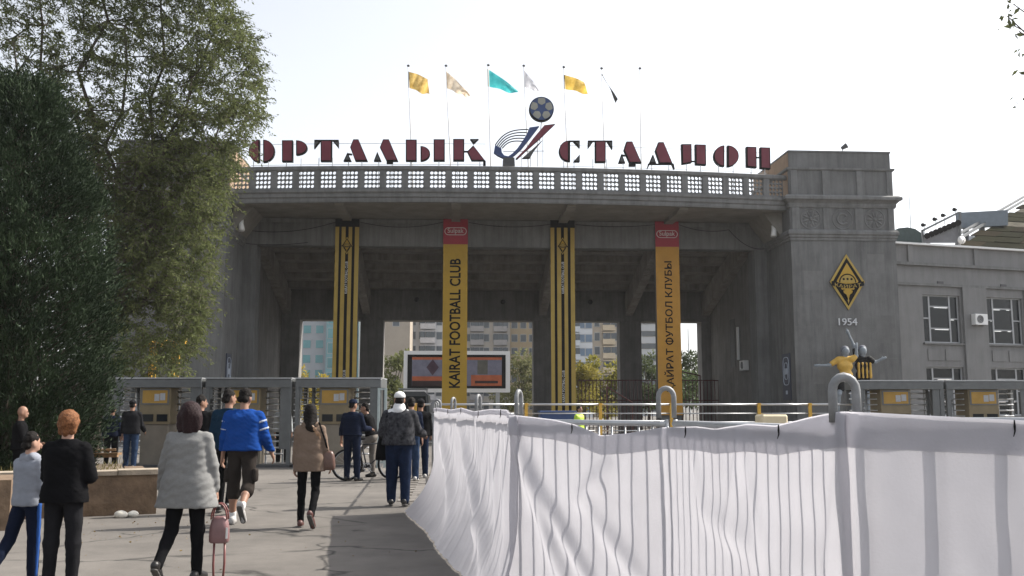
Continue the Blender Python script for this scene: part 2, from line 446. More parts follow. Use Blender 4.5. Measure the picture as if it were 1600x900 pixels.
NP = 26; pitch = (GX1 - GX0 - 0.1) / NP
pan = pierced(pitch - 0.30, 0.90, 0.10, 4, 4, 0.089).mesh('lattice_panel', M_trim)
pst = MB().bbox(-0.165, -0.05, 0, 0.165, 0.13, 0.9, 0.015).mesh('baluster_post', M_trim)
for i in range(NP + 1):
    x = GX0 + 0.05 + i * pitch; y = yfront(x)
    a = math.atan2(yfront(x + 0.1) - yfront(x - 0.1), 0.2)
    if 0 < i < NP: inst('baluster_post', pst, gate, (x, y + 0.01, 12.661), a)
    if i < NP:
        xm = x + pitch / 2; ym = yfront(xm); am = math.atan2(yfront(xm + 0.1) - yfront(xm - 0.1), 0.2)
        inst('lattice_panel', pan, gate, (xm, ym + 0.02, 12.661), am)

# ------------------------------------------------------------------ towers
def rosette(kind):
    mb = MB()
    def ring(r, t, n=28, a0=0.0, a1=2 * math.pi):
        full = a1 - a0 > 6.2
        pts = [(r * math.cos(a0 + (a1 - a0) * i / n), 0, r * math.sin(a0 + (a1 - a0) * i / n)) for i in range(n if full else n + 1)]
        mb.tube(pts, t, 6, closed=full)
    ring(0.50, 0.035)
    if kind == 'flower':
        for q in range(10):
            a = 2 * math.pi * q / 10; pts = [(math.cos(a) * r, 0, math.sin(a) * r) for r in (0.12, 0.2, 0.30, 0.38, 0.43)]
            mb.tube(pts, [0.015, 0.045, 0.06, 0.045, 0.015], 6)
        mb.sphere((0, 0, 0), 0.09, 0.06, 0.09, 10, 6)
    elif kind == 'palm':
        for q in range(8):
            a = 2 * math.pi * q / 8 + 0.39; pts = [(math.cos(a) * r, 0, math.sin(a) * r) for r in (0.1, 0.2, 0.33, 0.44)]
            mb.tube(pts, [0.02, 0.05, 0.04, 0.012], 6)
            a2 = a + 0.39; mb.sphere((0.34 * math.cos(a2), 0, 0.34 * math.sin(a2)), 0.045, 0.04, 0.06, 8, 5)
        mb.prism([(0, -0.14), (0.08, 0), (0, 0.14), (-0.08, 0)], -0.05, 0.03)
    else:
        ring(0.26, 0.05, 20, 0.6, 5.6)
        for q in range(3): mb.sphere((0.05 + 0.05 * q, 0, -0.08 + 0.06 * q), 0.05, 0.04, 0.06, 8, 5)
    return mb
def tower(x0, x1, inner):
    yb = 54.0
    t = gbox('tower', x0, YF, 0, x1, yb, 14.1, M_wall)
    W = x1 - x0; path3 = [(x0, yb), (x0, YF), (x1, YF), (x1, yb)]
    sub = lambda mb, nm, m=M_trim: mb.build(nm, m, t)
    sub(MB().box(x0 + 0.06, YF + 0.06, 14.14, x1 - 0.06, yb, 15.0), 'attic_block', M_wall)
    sub(MB().sweep(path3, [(-0.07, 15.0), (-0.02, 15.0), (-0.02, 15.08), (-0.07, 15.08)]), 'coping')
    sub(MB().sweep(path3, [(-0.08, 14.0), (0.05, 14.0), (0.10, 14.06), (0.10, 14.14), (-0.08, 14.14)]), 'ledge')
    xi = x0 if inner < 0 else x1
    if inner < 0: sub(MB().box(xi - 0.012, YF + 0.15, 12.45, xi + 0.03, yb - 0.01, 13.99), 'bare_side', M_tan); sub(MB().box(xi + 0.04, YF + 0.15, 14.15, xi + 0.07, yb - 0.01, 14.99), 'bare_side', M_tan)
    else: sub(MB().box(xi - 0.03, YF + 0.15, 12.45, xi + 0.012, yb - 0.01, 13.99), 'bare_side', M_tan); sub(MB().box(xi - 0.07, YF + 0.15, 14.15, xi - 0.04, yb - 0.01, 14.99), 'bare_side', M_tan)
    # upper zone: four flat pilasters leave three sunk panels
    for fx, wd in ((0.045, 0.36), (0.355, 0.42), (0.685, 0.42), (0.965, 0.30)):
        sub(MB().bbox(x0 + W * fx - wd / 2, YF - 0.07, 12.7, x0 + W * fx + wd / 2, YF + 0.02, 13.995, 0.02), 'panel_pilaster')
    sub(MB().sweep(path3, [(-0.05, 12.02), (0.06, 12.02), (0.10, 12.14), (0.10, 12.24), (0.22, 12.36), (0.34, 12.42), (0.34, 12.56), (0.20, 12.66), (0.06, 12.70), (-0.05, 12.70)]), 'main_cornice')
    # medallion zone
    for fx, wd in ((0.05, 0.42), (0.34, 0.30), (0.655, 0.42), (0.965, 0.32)):
        sub(MB().bbox(x0 + W * fx - wd / 2, YF - 0.06, 10.86, x0 + W * fx + wd / 2, YF + 0.02, 12.018, 0.02), 'medallion_pilaster')
    for fx, kd in ((0.195, 'palm'), (0.50, 'ring'), (0.81, 'flower')):
        r = rosette(kd); cx = x0 + W * fx; xf(r, lambda p: (p.x * 1.06 + cx, p.y * 0.9 + YF, p.z * 1.06 + 11.43)); r.build('medallion', M_trim, t, smooth=True)
    sub(MB().sweep(path3, [(-0.05, 10.3), (0.05, 10.3), (0.05, 10.42), (0.10, 10.46), (0.10, 10.56), (0.16, 10.62), (0.16, 10.74), (0.08, 10.86), (-0.05, 10.86)]), 'string_course')
    for zz in (9.0, 7.4, 5.8, 4.2, 2.6): sub(MB().box(x0 + 0.003, YF - 0.004, zz, x1 - 0.003, YF + 0.003, zz + 0.012), 'day_joint', M_trim)
    sub(MB().sweep(path3, [(-0.05, 0), (0.12, 0), (0.12, 0.9), (0.06, 0.98), (-0.05, 0.98)]), 'plinth')
    return t
towR = tower(GX1 + 0.002, 22.85, -1)
M_patchw = [mat('repair_paint_light', (0.182, 0.182, 0.179), 0.9, 0.15, 2, 0.3, 30, streak=0.2), mat('repair_paint_dark', (0.152, 0.152, 0.150), 0.9, 0.15, 2, 0.3, 30, streak=0.2)]
for x0, z0, x1, z1, k in ((17.9, 7.7, 18.9, 8.7, 0), (21.6, 5.0, 22.6, 6.4, 1), (18.2, 2.9, 19.6, 3.8, 0), (21.3, 8.6, 22.2, 9.6, 0), (17.5, 5.0, 17.9, 6.8, 1)):
    MB().box(x0, YF - 0.006, z0, x1, YF + 0.002, z1).build('repair_patch', M_patchw[k], towR)
towL = tower(-17.0, GX0 - 0.002, 1)

# tall narrow doorway recesses and fittings of the passage walls
gbox('door', GX0 - 0.02, 54.6, 2.6, GX0 + 0.03, 55.6, 6.4, M_dgrey)
gbox('door', GX1 - 0.03, 58.4, 4.2, GX1 + 0.02, 59.4, 7.2, M_dgrey)
lampm = MB().box(GX1 - 0.16, 57.4, 4.6, GX1 - 0.035, 57.6, 6.6).build('wall_light', M_white, gate)
# wires slung along the beam
wm = MB()
def wire(p, q, sag, n=14):
    p = Vector(p); q = Vector(q)
    wm.tube([p.lerp(q, i / n) - Vector((0, 0, sag * 4 * (i / n) * (1 - i / n))) for i in range(n + 1)], 0.014, 5)
YW = YB - 0.09
for a, b, sg in (((-11, 11.2), (-6.5, 11.75), .25), ((-5.2, 11.75), (-0.7, 11.8), .28), ((0.7, 11.8), (5.2, 11.75), .2), ((6.6, 11.75), (11.1, 11.8), .12), ((12.4, 11.8), (15.2, 11.55), .2), ((15.2, 11.55), (17.2, 10.5), .35), ((-11.3, 10.5), (-8, 10.6), .1)):
    wire((a[0], YW, a[1]), (b[0], YW, b[1]), sg)
wm.build('wiring', M_black, gate)
# bulkhead lamps on the back lintel
for u, v in ((651, 468), (786, 472), (922, 472)):
    p = at_y(u, v, YK - 0.02); MB().sphere((p.x, p.y - 0.05, p.z), 0.17, 0.14, 0.17, 12, 8).build('bulkhead_lamp', M_dgrey, gate, smooth=True)

# split air conditioner on the right passage wall
def aircon(name_label, c, ax, nrm):
    c = Vector(c); ax = Vector(ax).normalized(); nrm = Vector(nrm).normalized()
    t = thing('air_conditioner', name_label, 'air conditioner', c, 0, 'outdoor air conditioner units')
    def T(p): return c + ax * p.x + nrm * (-p.y) + Vector((0, 0, p.z))
    xf(MB().bbox(-0.42, -0.32, -0.29, 0.42, 0.0, 0.29, 0.02), T).build('casing', M_white, t)
    g = MB(); g.disc((-0.10, -0.325, 0), 0.22, -0.321, 20); xf(g, T).build('fan_opening', M_dgrey, t)
    g = MB()
    for r in (0.21, 0.14, 0.07): g.tube([(-0.10 + r * math.cos(a), -0.335, r * math.sin(a)) for a in [2 * math.pi * i / 20 for i in range(20)]], 0.008, 5, closed=True)
    xf(g, T).build('fan_guard', M_galv, t)
    for x in (-0.3, 0.3): xf(MB().box(x - 0.02, -0.34, -0.33, x + 0.02, 0.03, -0.292), T).build('bracket', M_galv, t)
    return t
aircon('white outdoor cooling unit on the right wall inside the passage', (GX1 - 0.001, 58.0 - 1.8, 4.2), (0, 1, 0), (-1, 0, 0))

# flood lamps on the tower flanks beside the balcony
def flood(label, p, s_):
    t = thing('flood_lamp', label, 'lamp', p, 0, 'flood lamps at the ends of the balcony')
    p = Vector(p)
    MB().tube([p, p + Vector((s_ * 0.35, -0.25, 0.1))], 0.03, 6).build('arm', M_galv, t)
    q = p + Vector((s_ * 0.42, -0.3, 0.05))
    MB().tube([q + Vector((0, 0.06, 0.30)), q, q + Vector((s_ * 0.06, -0.1, -0.34))], [0.10, 0.13, 0.16], 10).build('housing', M_white, t, smooth=True)
flood('pale flood lamp on the right tower under the balcony end', (GX1 - 0.01, 49.6, 11.0), -1)
flood('pale flood lamp on the left tower under the balcony end', (GX0 + 0.01, 49.6, 11.0), 1)

# narrow dark boards on the inner faces of both towers
def board(label, x, s_, y0, y1, z0, z1):
    t = thing('information_board', label, 'sign', (x, (y0 + y1) / 2, z0), 0)
    MB().box(min(x, x + s_ * 0.04), y0, z0, max(x, x + s_ * 0.04), y1, z1).build('panel', mat('board_navy', (0.012, 0.02, 0.05), 0.4), t)
    g = MB(); xx = x + s_ * 0.045; cy = (y0 + y1) / 2; h = z1 - z0; wd = (y1 - y0) * 0.36
    def loop(zc, hh, ww):
        pts = [(xx, cy + ww * math.copysign(abs(math.cos(a)) ** 0.5, math.cos(a)), zc + hh * math.copysign(abs(math.sin(a)) ** 0.5, math.sin(a))) for a in [2 * math.pi * i / 24 for i in range(24)]]
        g.tube(pts, 0.022, 5, closed=True)
    loop(z0 + h * 0.62, h * 0.30, wd); loop(z0 + h * 0.62, h * 0.18, wd * 0.55)
    g.box(xx - .01, cy - wd * .4, z0 + h * .55, xx + .01, cy + wd * .4, z0 + h * .68); g.box(xx - .01, cy - wd * .3, z0 + h * .12, xx + .01, cy + wd * .3, z0 + h * .2)
    g.build('print', mat('board_print', (0.42, 0.47, 0.55), 0.5), t)
board('narrow dark blue board with pale print on the right tower flank', GX1, -1, 48.7, 49.9, 2.1, 4.5)
board('narrow dark blue board on the left tower flank', GX0, 1, 48.9, 50.0, 2.1, 4.4)

# ================================================================== roof lettering
def half(u0, u1, v0, v1, side, n=12):        # half disc between two uprights; side -1 bulges left, 1 bulges right
    pts = []
    for i in range(n + 1):
        a = math.pi * i / n
        x = (u1 - (u1 - u0) * math.sin(a)) if side < 0 else (u0 + (u1 - u0) * math.sin(a))
        pts.append((x, (v0 + v1) / 2 - (v1 - v0) / 2 * math.cos(a)))
    return pts
def rc(u0, v0, u1, v1): return [(u0, v0), (u1, v0), (u1, v1), (u0, v1)]
M_, D_, K_ = 'm', 'd', 'k'                   # maroon face, dark grey face, thin black bar
WORD1 = [
 [(half(388.5, 405.5, 218, 253.5, -1), M_), (half(411, 429, 218, 253.5, 1), M_)],
 [(rc(440.5, 219, 457.5, 252.5), M_), (half(462.5, 480, 219, 242, 1), M_)],
 [(rc(501, 219, 518.5, 252), M_), (rc(491, 218.3, 529, 220), K_), ([(491, 220), (500, 220), (490.7, 232)], D_), ([(520, 220), (529, 220), (529, 231)], D_)],
 [([(552, 217.6), (560, 217.6), (574.5, 251.5), (555, 251.5), (547, 230)], M_), ([(543, 238), (549, 251.5), (536.5, 251.5)], D_), ([(543, 239), (550, 240), (550, 241.5), (543, 241.2)], K_)],
 [([(598.5, 217.6), (607.5, 217.6), (622, 251.5), (604, 251.5), (593.5, 230)], M_), ([(589.5, 237), (595.8, 251.5), (584, 251.5)], D_), (rc(604, 251.6, 614, 255.5), K_)],
 [(rc(634, 218, 651, 251.5), M_), (half(657, 672, 228, 251.5, 1), M_), (rc(677.5, 217.5, 695, 251.2), M_)],
 [(rc(708, 217, 725.5, 251), M_), ([(734.5, 217), (748, 217), (740, 224.5)], D_), ([(739.5, 227), (730, 236.5), (737, 250.8), (758, 250.8), (755, 247)], M_), (rc(725, 235.6, 731, 237), K_), (rc(755, 250.9, 759, 258), K_)],
]
WORD2 = [
 [(half(873.5, 889, 219.5, 252, -1), M_), (rc(888.9, 219.4, 891, 252.5), K_), (rc(891, 219.4, 906, 220.6), K_), ([(896, 220.6), (906, 220.6), (906, 231)], D_), ([(906, 241), (906, 252.5), (896, 252.5)], D_)],
 [(rc(930, 220, 946.5, 253.5), M_), (rc(919, 219.4, 957, 220.8), K_), ([(919, 220.8), (927, 220.8), (919, 232)], D_), ([(949, 220.8), (957, 220.8), (957, 233)], D_)],
 [([(979, 221), (988, 221), (1002.5, 254.5), (984, 254.5), (975, 234)], M_), ([(971.5, 240), (977, 254.5), (966.5, 254.5)], D_), ([(971.5, 241), (978, 242), (978, 243.5), (971.5, 243)], K_), (rc(983, 254.6, 993, 259.5), K_)],
 [([(1029, 222), (1037, 222), (1051, 255.4), (1031, 255.4), (1024, 235)], M_), ([(1020.5, 241), (1025.5, 255), (1014.5, 255)], D_), (rc(1013, 255.5, 1053, 256.8), K_), ([(1013, 256.8), (1015, 256.8), (1012.5, 263), (1011.5, 263)], K_), ([(1050, 256.8), (1053, 256.8), (1054.5, 264), (1053, 264)], K_)],
 [([(1065, 225), (1080.5, 225), (1081, 254), (1066, 256.5)], M_), ([(1086.5, 225.5), (1103, 226), (1103.5, 258), (1087, 257)], M_), (rc(1080.6, 251, 1087.2, 252.3), K_)],
 [(half(1115.5, 1132, 227, 260, -1), M_), (half(1137, 1154.5, 227, 260.5, 1), M_)],
 [([(1166.5, 229), (1182, 229.5), (1182.5, 262), (1167, 260.5)], M_), ([(1188, 230), (1203.5, 230.5), (1204, 264), (1188.5, 263)], M_), (rc(1182, 245, 1188.6, 246.2), K_)],
]
def inset(poly, d):
    xs_ = [p[0] for p in poly]; zs = [p[1] for p in poly]
    cx = sum(xs_) / len(poly); cz = sum(zs) / len(poly); w_ = max(xs_) - min(xs_); h_ = max(zs) - min(zs)
    ax = max(0.3, (w_ - 2 * d) / w_); az = max(0.3, (h_ - 2 * d) / h_)
    if len(poly) == 3: ax = az = 0.6
    return [(cx + (x - cx) * ax, cz + (z - cz) * az) for x, z in poly]
def lettering(word, label):
    u_all = [p[0] for l in word for poly, k in l for p in poly]
    c = at_y((min(u_all) + max(u_all)) / 2, 250, 48.3)
    t = thing('roof_lettering', label, 'sign', (c.x, c.y, 13.8))
    for l in word:
        um = sum(p[0] for poly, k in l for p in poly) / sum(len(poly) for poly, k in l)
        Y = yfront(at_y(um, 240, 48.3).x) + 0.45
        mb = MB(); face = MB()
        for poly, k in l:
            w3 = [at_y(u, v, Y) for u, v in poly]; p2 = [(q.x, q.z) for q in w3]
            mb.prism(p2, Y, Y + (0.26 if k != K_ else 0.2), 0)
            if k != K_:
                face.prism(inset(p2, 0.055), Y - 0.03, Y - 0.002, 0 if k == M_ else 1)
        lo = mb.build('letter', M_black, t)
        face.build('face_sheet', [M_maroon, M_dgrey], lo)
        zs = min(v[2] for v in mb.v)
        st = MB(); x0 = min(v[0] for v in mb.v); x1 = max(v[0] for v in mb.v)
        for x in (x0 + 0.25, x1 - 0.3): st.tube([(x, Y + 0.1, 12.41), (x, Y + 0.1, zs + 0.2)], 0.022, 5)
        st.build('support', M_galv, lo)
    ys = [(at_y(u, 250, 48.3).x) for u in np.linspace(min(u_all), max(u_all), 16)]
    for zz in (14.06, 15.16): MB().tube([(x, yfront(x) + 0.72, zz - 0.0) for x in ys], 0.013, 5).build('wire_rail', M_galv, t)
    return t
lettering(WORD1, 'maroon roof lettering of the longer seven letter word reading ОРТАЛЫҚ')
lettering(WORD2, 'maroon roof lettering reading СТАДИОН nearest the right tower')

# ------------------------------------------------------------------ emblem with the ball
def E_(cx, cy): return (740 + cx / 6.92, 140 + cy / 6.92)
YE = yfront(3.3) + 0.4
em = thing('roof_emblem', 'running track emblem of navy and maroon strokes below a football disc', 'emblem', (at_y(800, 255, YE).x, YE, 13.8))
def epoly(pts): return [(q.x, q.z) for q in (at_y(*E_(*p), YE) for p in pts)]
def stroke(pts, m):
    p2 = epoly(pts); o = MB().prism(p2, YE, YE + 0.22).build('stroke', M_black, em)
    MB().prism(inset(p2, 0.04) if len(pts) < 9 else p2, YE - 0.03, YE - 0.002).build('face_sheet', m, o)
stroke([(232, 600), (300, 635), (305, 680), (330, 712), (375, 722), (420, 690), (470, 640), (520, 570), (570, 490), (605, 410), (710, 395), (600, 540), (520, 640), (450, 705), (400, 740), (330, 745), (260, 712), (218, 680)], M_navy)
stroke([(765, 385), (882, 370), (700, 545), (580, 650), (470, 752), (455, 745), (560, 640), (650, 520)], M_maroon)
stroke([(525, 742), (608, 740), (660, 650), (745, 545), (640, 640)], M_dgrey)
for i in range(5):
    t_ = i / 4
    a = [(235, 600), (330, 488), (440, 446), (592, 432)]; b = [(310, 635), (375, 588), (445, 566), (530, 560)]
    ctl = [((1 - t_) * p[0] + t_ * q[0], (1 - t_) * p[1] + t_ * q[1]) for p, q in zip(a, b)]
    pts = []
    for s_ in range(19):
        s = s_ / 18; c4 = [(1 - s) ** 3, 3 * s * (1 - s) ** 2, 3 * s * s * (1 - s), s ** 3]
        x = sum(c * p[0] for c, p in zip(c4, ctl)); y = sum(c * p[1] for c, p in zip(c4, ctl))
        # pass nearer the control points
        pts.append(at_y(*E_(x - 14 * math.sin(math.pi * s), y - 16 * math.sin(math.pi * s)), YE + 0.08))
    MB().tube(pts, 0.03, 6).build('track_line', M_black, em)
bp = epoly([(320, 742), (440, 742), (445, 830), (316, 830)]); MB().prism(bp, YE - 0.15, YE + 0.5).build('pedestal', M_dgrey, em)
fr = MB()
for cx, y0, y1 in ((515, 690, 830), (615, 660, 830), (690, 560, 830), (750, 500, 830)):
    fr.tube([at_y(*E_(cx, y0), YE + 0.4), at_y(*E_(cx, y1), YE + 0.4)], 0.022, 5)
fr.tube([at_y(*E_(320, 670), YE + 0.4), at_y(*E_(760, 664), YE + 0.4)], 0.02, 5)
fr.tube([at_y(*E_(735, 330), YE + 0.3), at_y(*E_(715, 560), YE + 0.3)], 0.03, 5)
fr.build('support', M_galv, em)
bc = at_y(*E_(735, 207), YE); br_ = 20.0 * (YE / math.cos(0.1)) / F_PX
ball = MB().disc((bc.x, bc.y - 0.0, bc.z), br_, bc.y + 0.3, 40).build('ball_disc', M_black, em)
MB().disc((bc.x, bc.y - 0.03, bc.z), br_ * 0.93, bc.y - 0.002, 40).build('ball_face', mat('ball_blue', (0.035, 0.065, 0.17), 0.5), ball)
M_patch = mat('ball_patch', (0.30, 0.30, 0.26), 0.6)
for q in range(5):
    a = math.pi / 2 + 2 * math.pi * q / 5
    cx, cz = bc.x + 0.645 * br_ * math.cos(a), bc.z + 0.645 * br_ * math.sin(a)
    pl = []
    for i in range(18):
        p = 2 * math.pi * i / 18; rr = 0.315 * br_ * (1 + 0.06 * math.cos(6 * p))
        x, z = cx + rr * math.cos(p + a), cz + rr * 1.02 * math.sin(p + a)
        d = math.hypot(x - bc.x, z - bc.z); k = min(1, 0.89 * br_ / d); pl.append((bc.x + (x - bc.x) * k, bc.z + (z - bc.z) * k))
    MB().prism(pl, bc.y - 0.045, bc.y - 0.032).build('ball_patch', M_patch, ball)

# ------------------------------------------------------------------ flags
def flag(u_top, v_top, u_bot, corners, m, label, cat_label, folds=2.0, m2=None, narrow=False):
    Y = 54.6
    top = at_y(u_top, v_top, Y); bx = at_y(u_bot, 225, Y).x
    slope = (top.x - bx) / (top.z - at_y(u_bot, 225, Y).z); base = Vector((top.x - slope * (top.z - 12.4), Y, 12.4))
    pole = thing('flagpole', label, 'flagpole', base, 0, 'flagpoles on the gate roof')
    MB().tube([base, top], [0.05, 0.03], 8).build('pole', M_white, pole, smooth=True)
    MB().sphere(top + Vector((0, 0, 0.05)), 0.09, 0.09, 0.07, 8, 6).build('finial', M_dgrey, pole, smooth=True)
    if not corners: return
    A, B, C_, D = [at_y(u, v, Y) for u, v in corners]       # hoist top, hoist bottom, fly bottom, fly top
    def fn(s, t):
        p = A.lerp(D, s).lerp(B.lerp(C_, s), t)
        sag = math.sin(math.pi * s) * (0.10 if not narrow else 0.0)
        amp = 0.16 * s ** 0.7
        p = p + Vector((0, amp * math.sin(folds * 2 * math.pi * s + 2.2 * t) + 0.10 * s * math.sin(5 * t + 3 * s), 0.05 * s * math.sin(folds * 6.5 * s + 4 * t) + sag * (0.6 - t)))
        return p
    fl = MB().grid(fn, 26, 12)
    o = fl.build('flag', m, None, smooth=True); tag(o, cat_label, 'flag', 'flags flying above the gate')
    MB().tube([A, B], 0.035, 6).build('hoist_sleeve', m2 or m, o)
def fmat(nm, c, c2, **k): return mat(nm, c, 0.7, 0.15, 3.0, trans=0.5, c2=c2, **k)
flag(638, 104, 642.5, [(638.5, 112), (639, 137), (671, 148), (668, 123)], fmat('flag_ochre', (0.55, 0.33, 0.06), (0.75, 0.55, 0.2)), 'white flagpole carrying the ochre flag, leftmost of all', 'ochre yellow flag on the leftmost pole', 1.6, M_dgrey)
flag(697, 104, 702.5, [(698, 112), (699, 138), (733, 152), (735, 148)], fmat('flag_tan', (0.62, 0.47, 0.30), (0.8, 0.72, 0.6)), 'white flagpole carrying the pale tan flag', 'pale tan flag drooping to a point, second from the left', 2.2)
flag(763, 103, 766, [(762.5, 108), (763, 135), (808, 145), (810, 142)], fmat('flag_turquoise', (0.03, 0.46, 0.50), (0.10, 0.58, 0.58)), 'white flagpole carrying the turquoise flag', 'turquoise flag with a yellow edge left of the football disc', 1.4, mat('flag_sleeve_ochre', (0.35, 0.33, 0.2), 0.7))
flag(818.5, 104, 824, [(819, 110), (820, 136), (842, 143), (843, 141)], fmat('flag_white', (0.62, 0.62, 0.66), (0.72, 0.72, 0.75)), 'white flagpole behind the football disc', 'limp white flag right above the football disc', 1.2)
flag(881, 106, 885.5, [(881.5, 117), (882, 139), (919, 145), (913, 128)], fmat('flag_yellow', (0.75, 0.45, 0.05), (0.85, 0.6, 0.15)), 'white flagpole carrying the amber flag', 'amber yellow flag right of the football disc', 1.2, M_black)
flag(940, 108, 944, [(940.5, 116), (941.5, 119), (963, 158), (966, 156)], mat('flag_dark', (0.03, 0.03, 0.03), 0.8), 'white flagpole carrying the thin black flag', 'black flag hanging folded like a ribbon', 1.0, narrow=True)
flag(1000, 108, 1001.5, None, None, 'bare white flagpole without a flag, rightmost of all', None)

# ================================================================== banners on the piers
def diamond(cx, cz, hw, hh): return [(cx, cz + hh), (cx + hw, cz), (cx, cz - hh), (cx - hw, cz)]
def crest(parent, cx, cz, hw, hh, y, detail=True):
    lay = lambda nm, poly, k, m: MB().prism(poly, y - 0.012 * k - 0.010, y - 0.012 * k + 0.001).build(nm, m, parent)
    lay('crest_border', diamond(cx, cz, hw, hh), 0, M_yel2)
    lay('crest_band', diamond(cx, cz, hw * .84, hh * .86), 1, M_black)
    lay('crest_field', diamond(cx, cz + hh * .02, hw * .62, hh * .66), 2, M_yel)
    # half ball above the ribbon
    n = 14; r = hw * 0.46
    MB().prism([(cx + r * math.cos(math.pi * i / n), cz - hh * .02 + r * math.sin(math.pi * i / n)) for i in range(n + 1)], y - 0.045, y - 0.033).build('crest_ball', M_yel2, parent)
    MB().tube([(cx + r * math.cos(math.pi * i / n), y - 0.047, cz - hh * .02 + r * math.sin(math.pi * i / n)) for i in range(n + 1)], hw * 0.035, 5).build('crest_ball_edge', M_black, parent)
    g = MB()
    for a, rr in ((0.5, .55), (math.pi - .5, .55), (math.pi / 2, .28)):
        x, z = cx + r * rr * math.cos(a), cz + hh * .02 + r * rr * math.sin(a)
        g.prism([(x + hw * .075 * math.cos(2 * math.pi * i / 5), z + hw * .075 * math.sin(2 * math.pi * i / 5)) for i in range(5)], y - 0.052, y - 0.0455)
    g.build('crest_ball_spots', M_black, parent)
    # ribbon, sagging in the middle
    up = [(cx - hw * .92 + 2 * hw * .92 * i / 12, cz + hh * .03 - hh * .10 * math.sin(math.pi * i / 12)) for i in range(13)]
    dn = [(x, z - hh * .16) for x, z in reversed(up)]
    MB().prism(up + dn, y - 0.066, y - 0.053).build('crest_ribbon', M_black, parent)
    tx = text_mb('КАЙРАТ', hh * .16, 1.5, 0.004)
    xf(tx, lambda p: (p.x + cx, p.y + y - 0.070, p.z + cz - hh * .05 - hh * .10 * math.cos(min(1.5, abs(p.x) / (hw * .92) * 1.57)) + 0.0)).build('crest_lettering', M_yel2, parent)
    # tulip shaped ornament
    for s_ in (-1, 1):
        MB().tube([(cx + s_ * hw * .05, y - 0.05, cz - hh * .62), (cx + s_ * hw * .16, y - 0.05, cz - hh * .48), (cx + s_ * hw * .30, y - 0.05, cz - hh * .42), (cx + s_ * hw * .33, y - 0.05, cz - hh * .30), (cx + s_ * hw * .2, y - 0.05, cz - hh * .29)], [hw * .03, hw * .07, hw * .07, hw * .055, hw * .02], 6).build('crest_leaf', M_black, parent)
    MB().prism(diamond(cx, cz - hh * .66, hw * .045, hh * .12), y - 0.06, y - 0.04).build('crest_stem', M_yel2, parent)

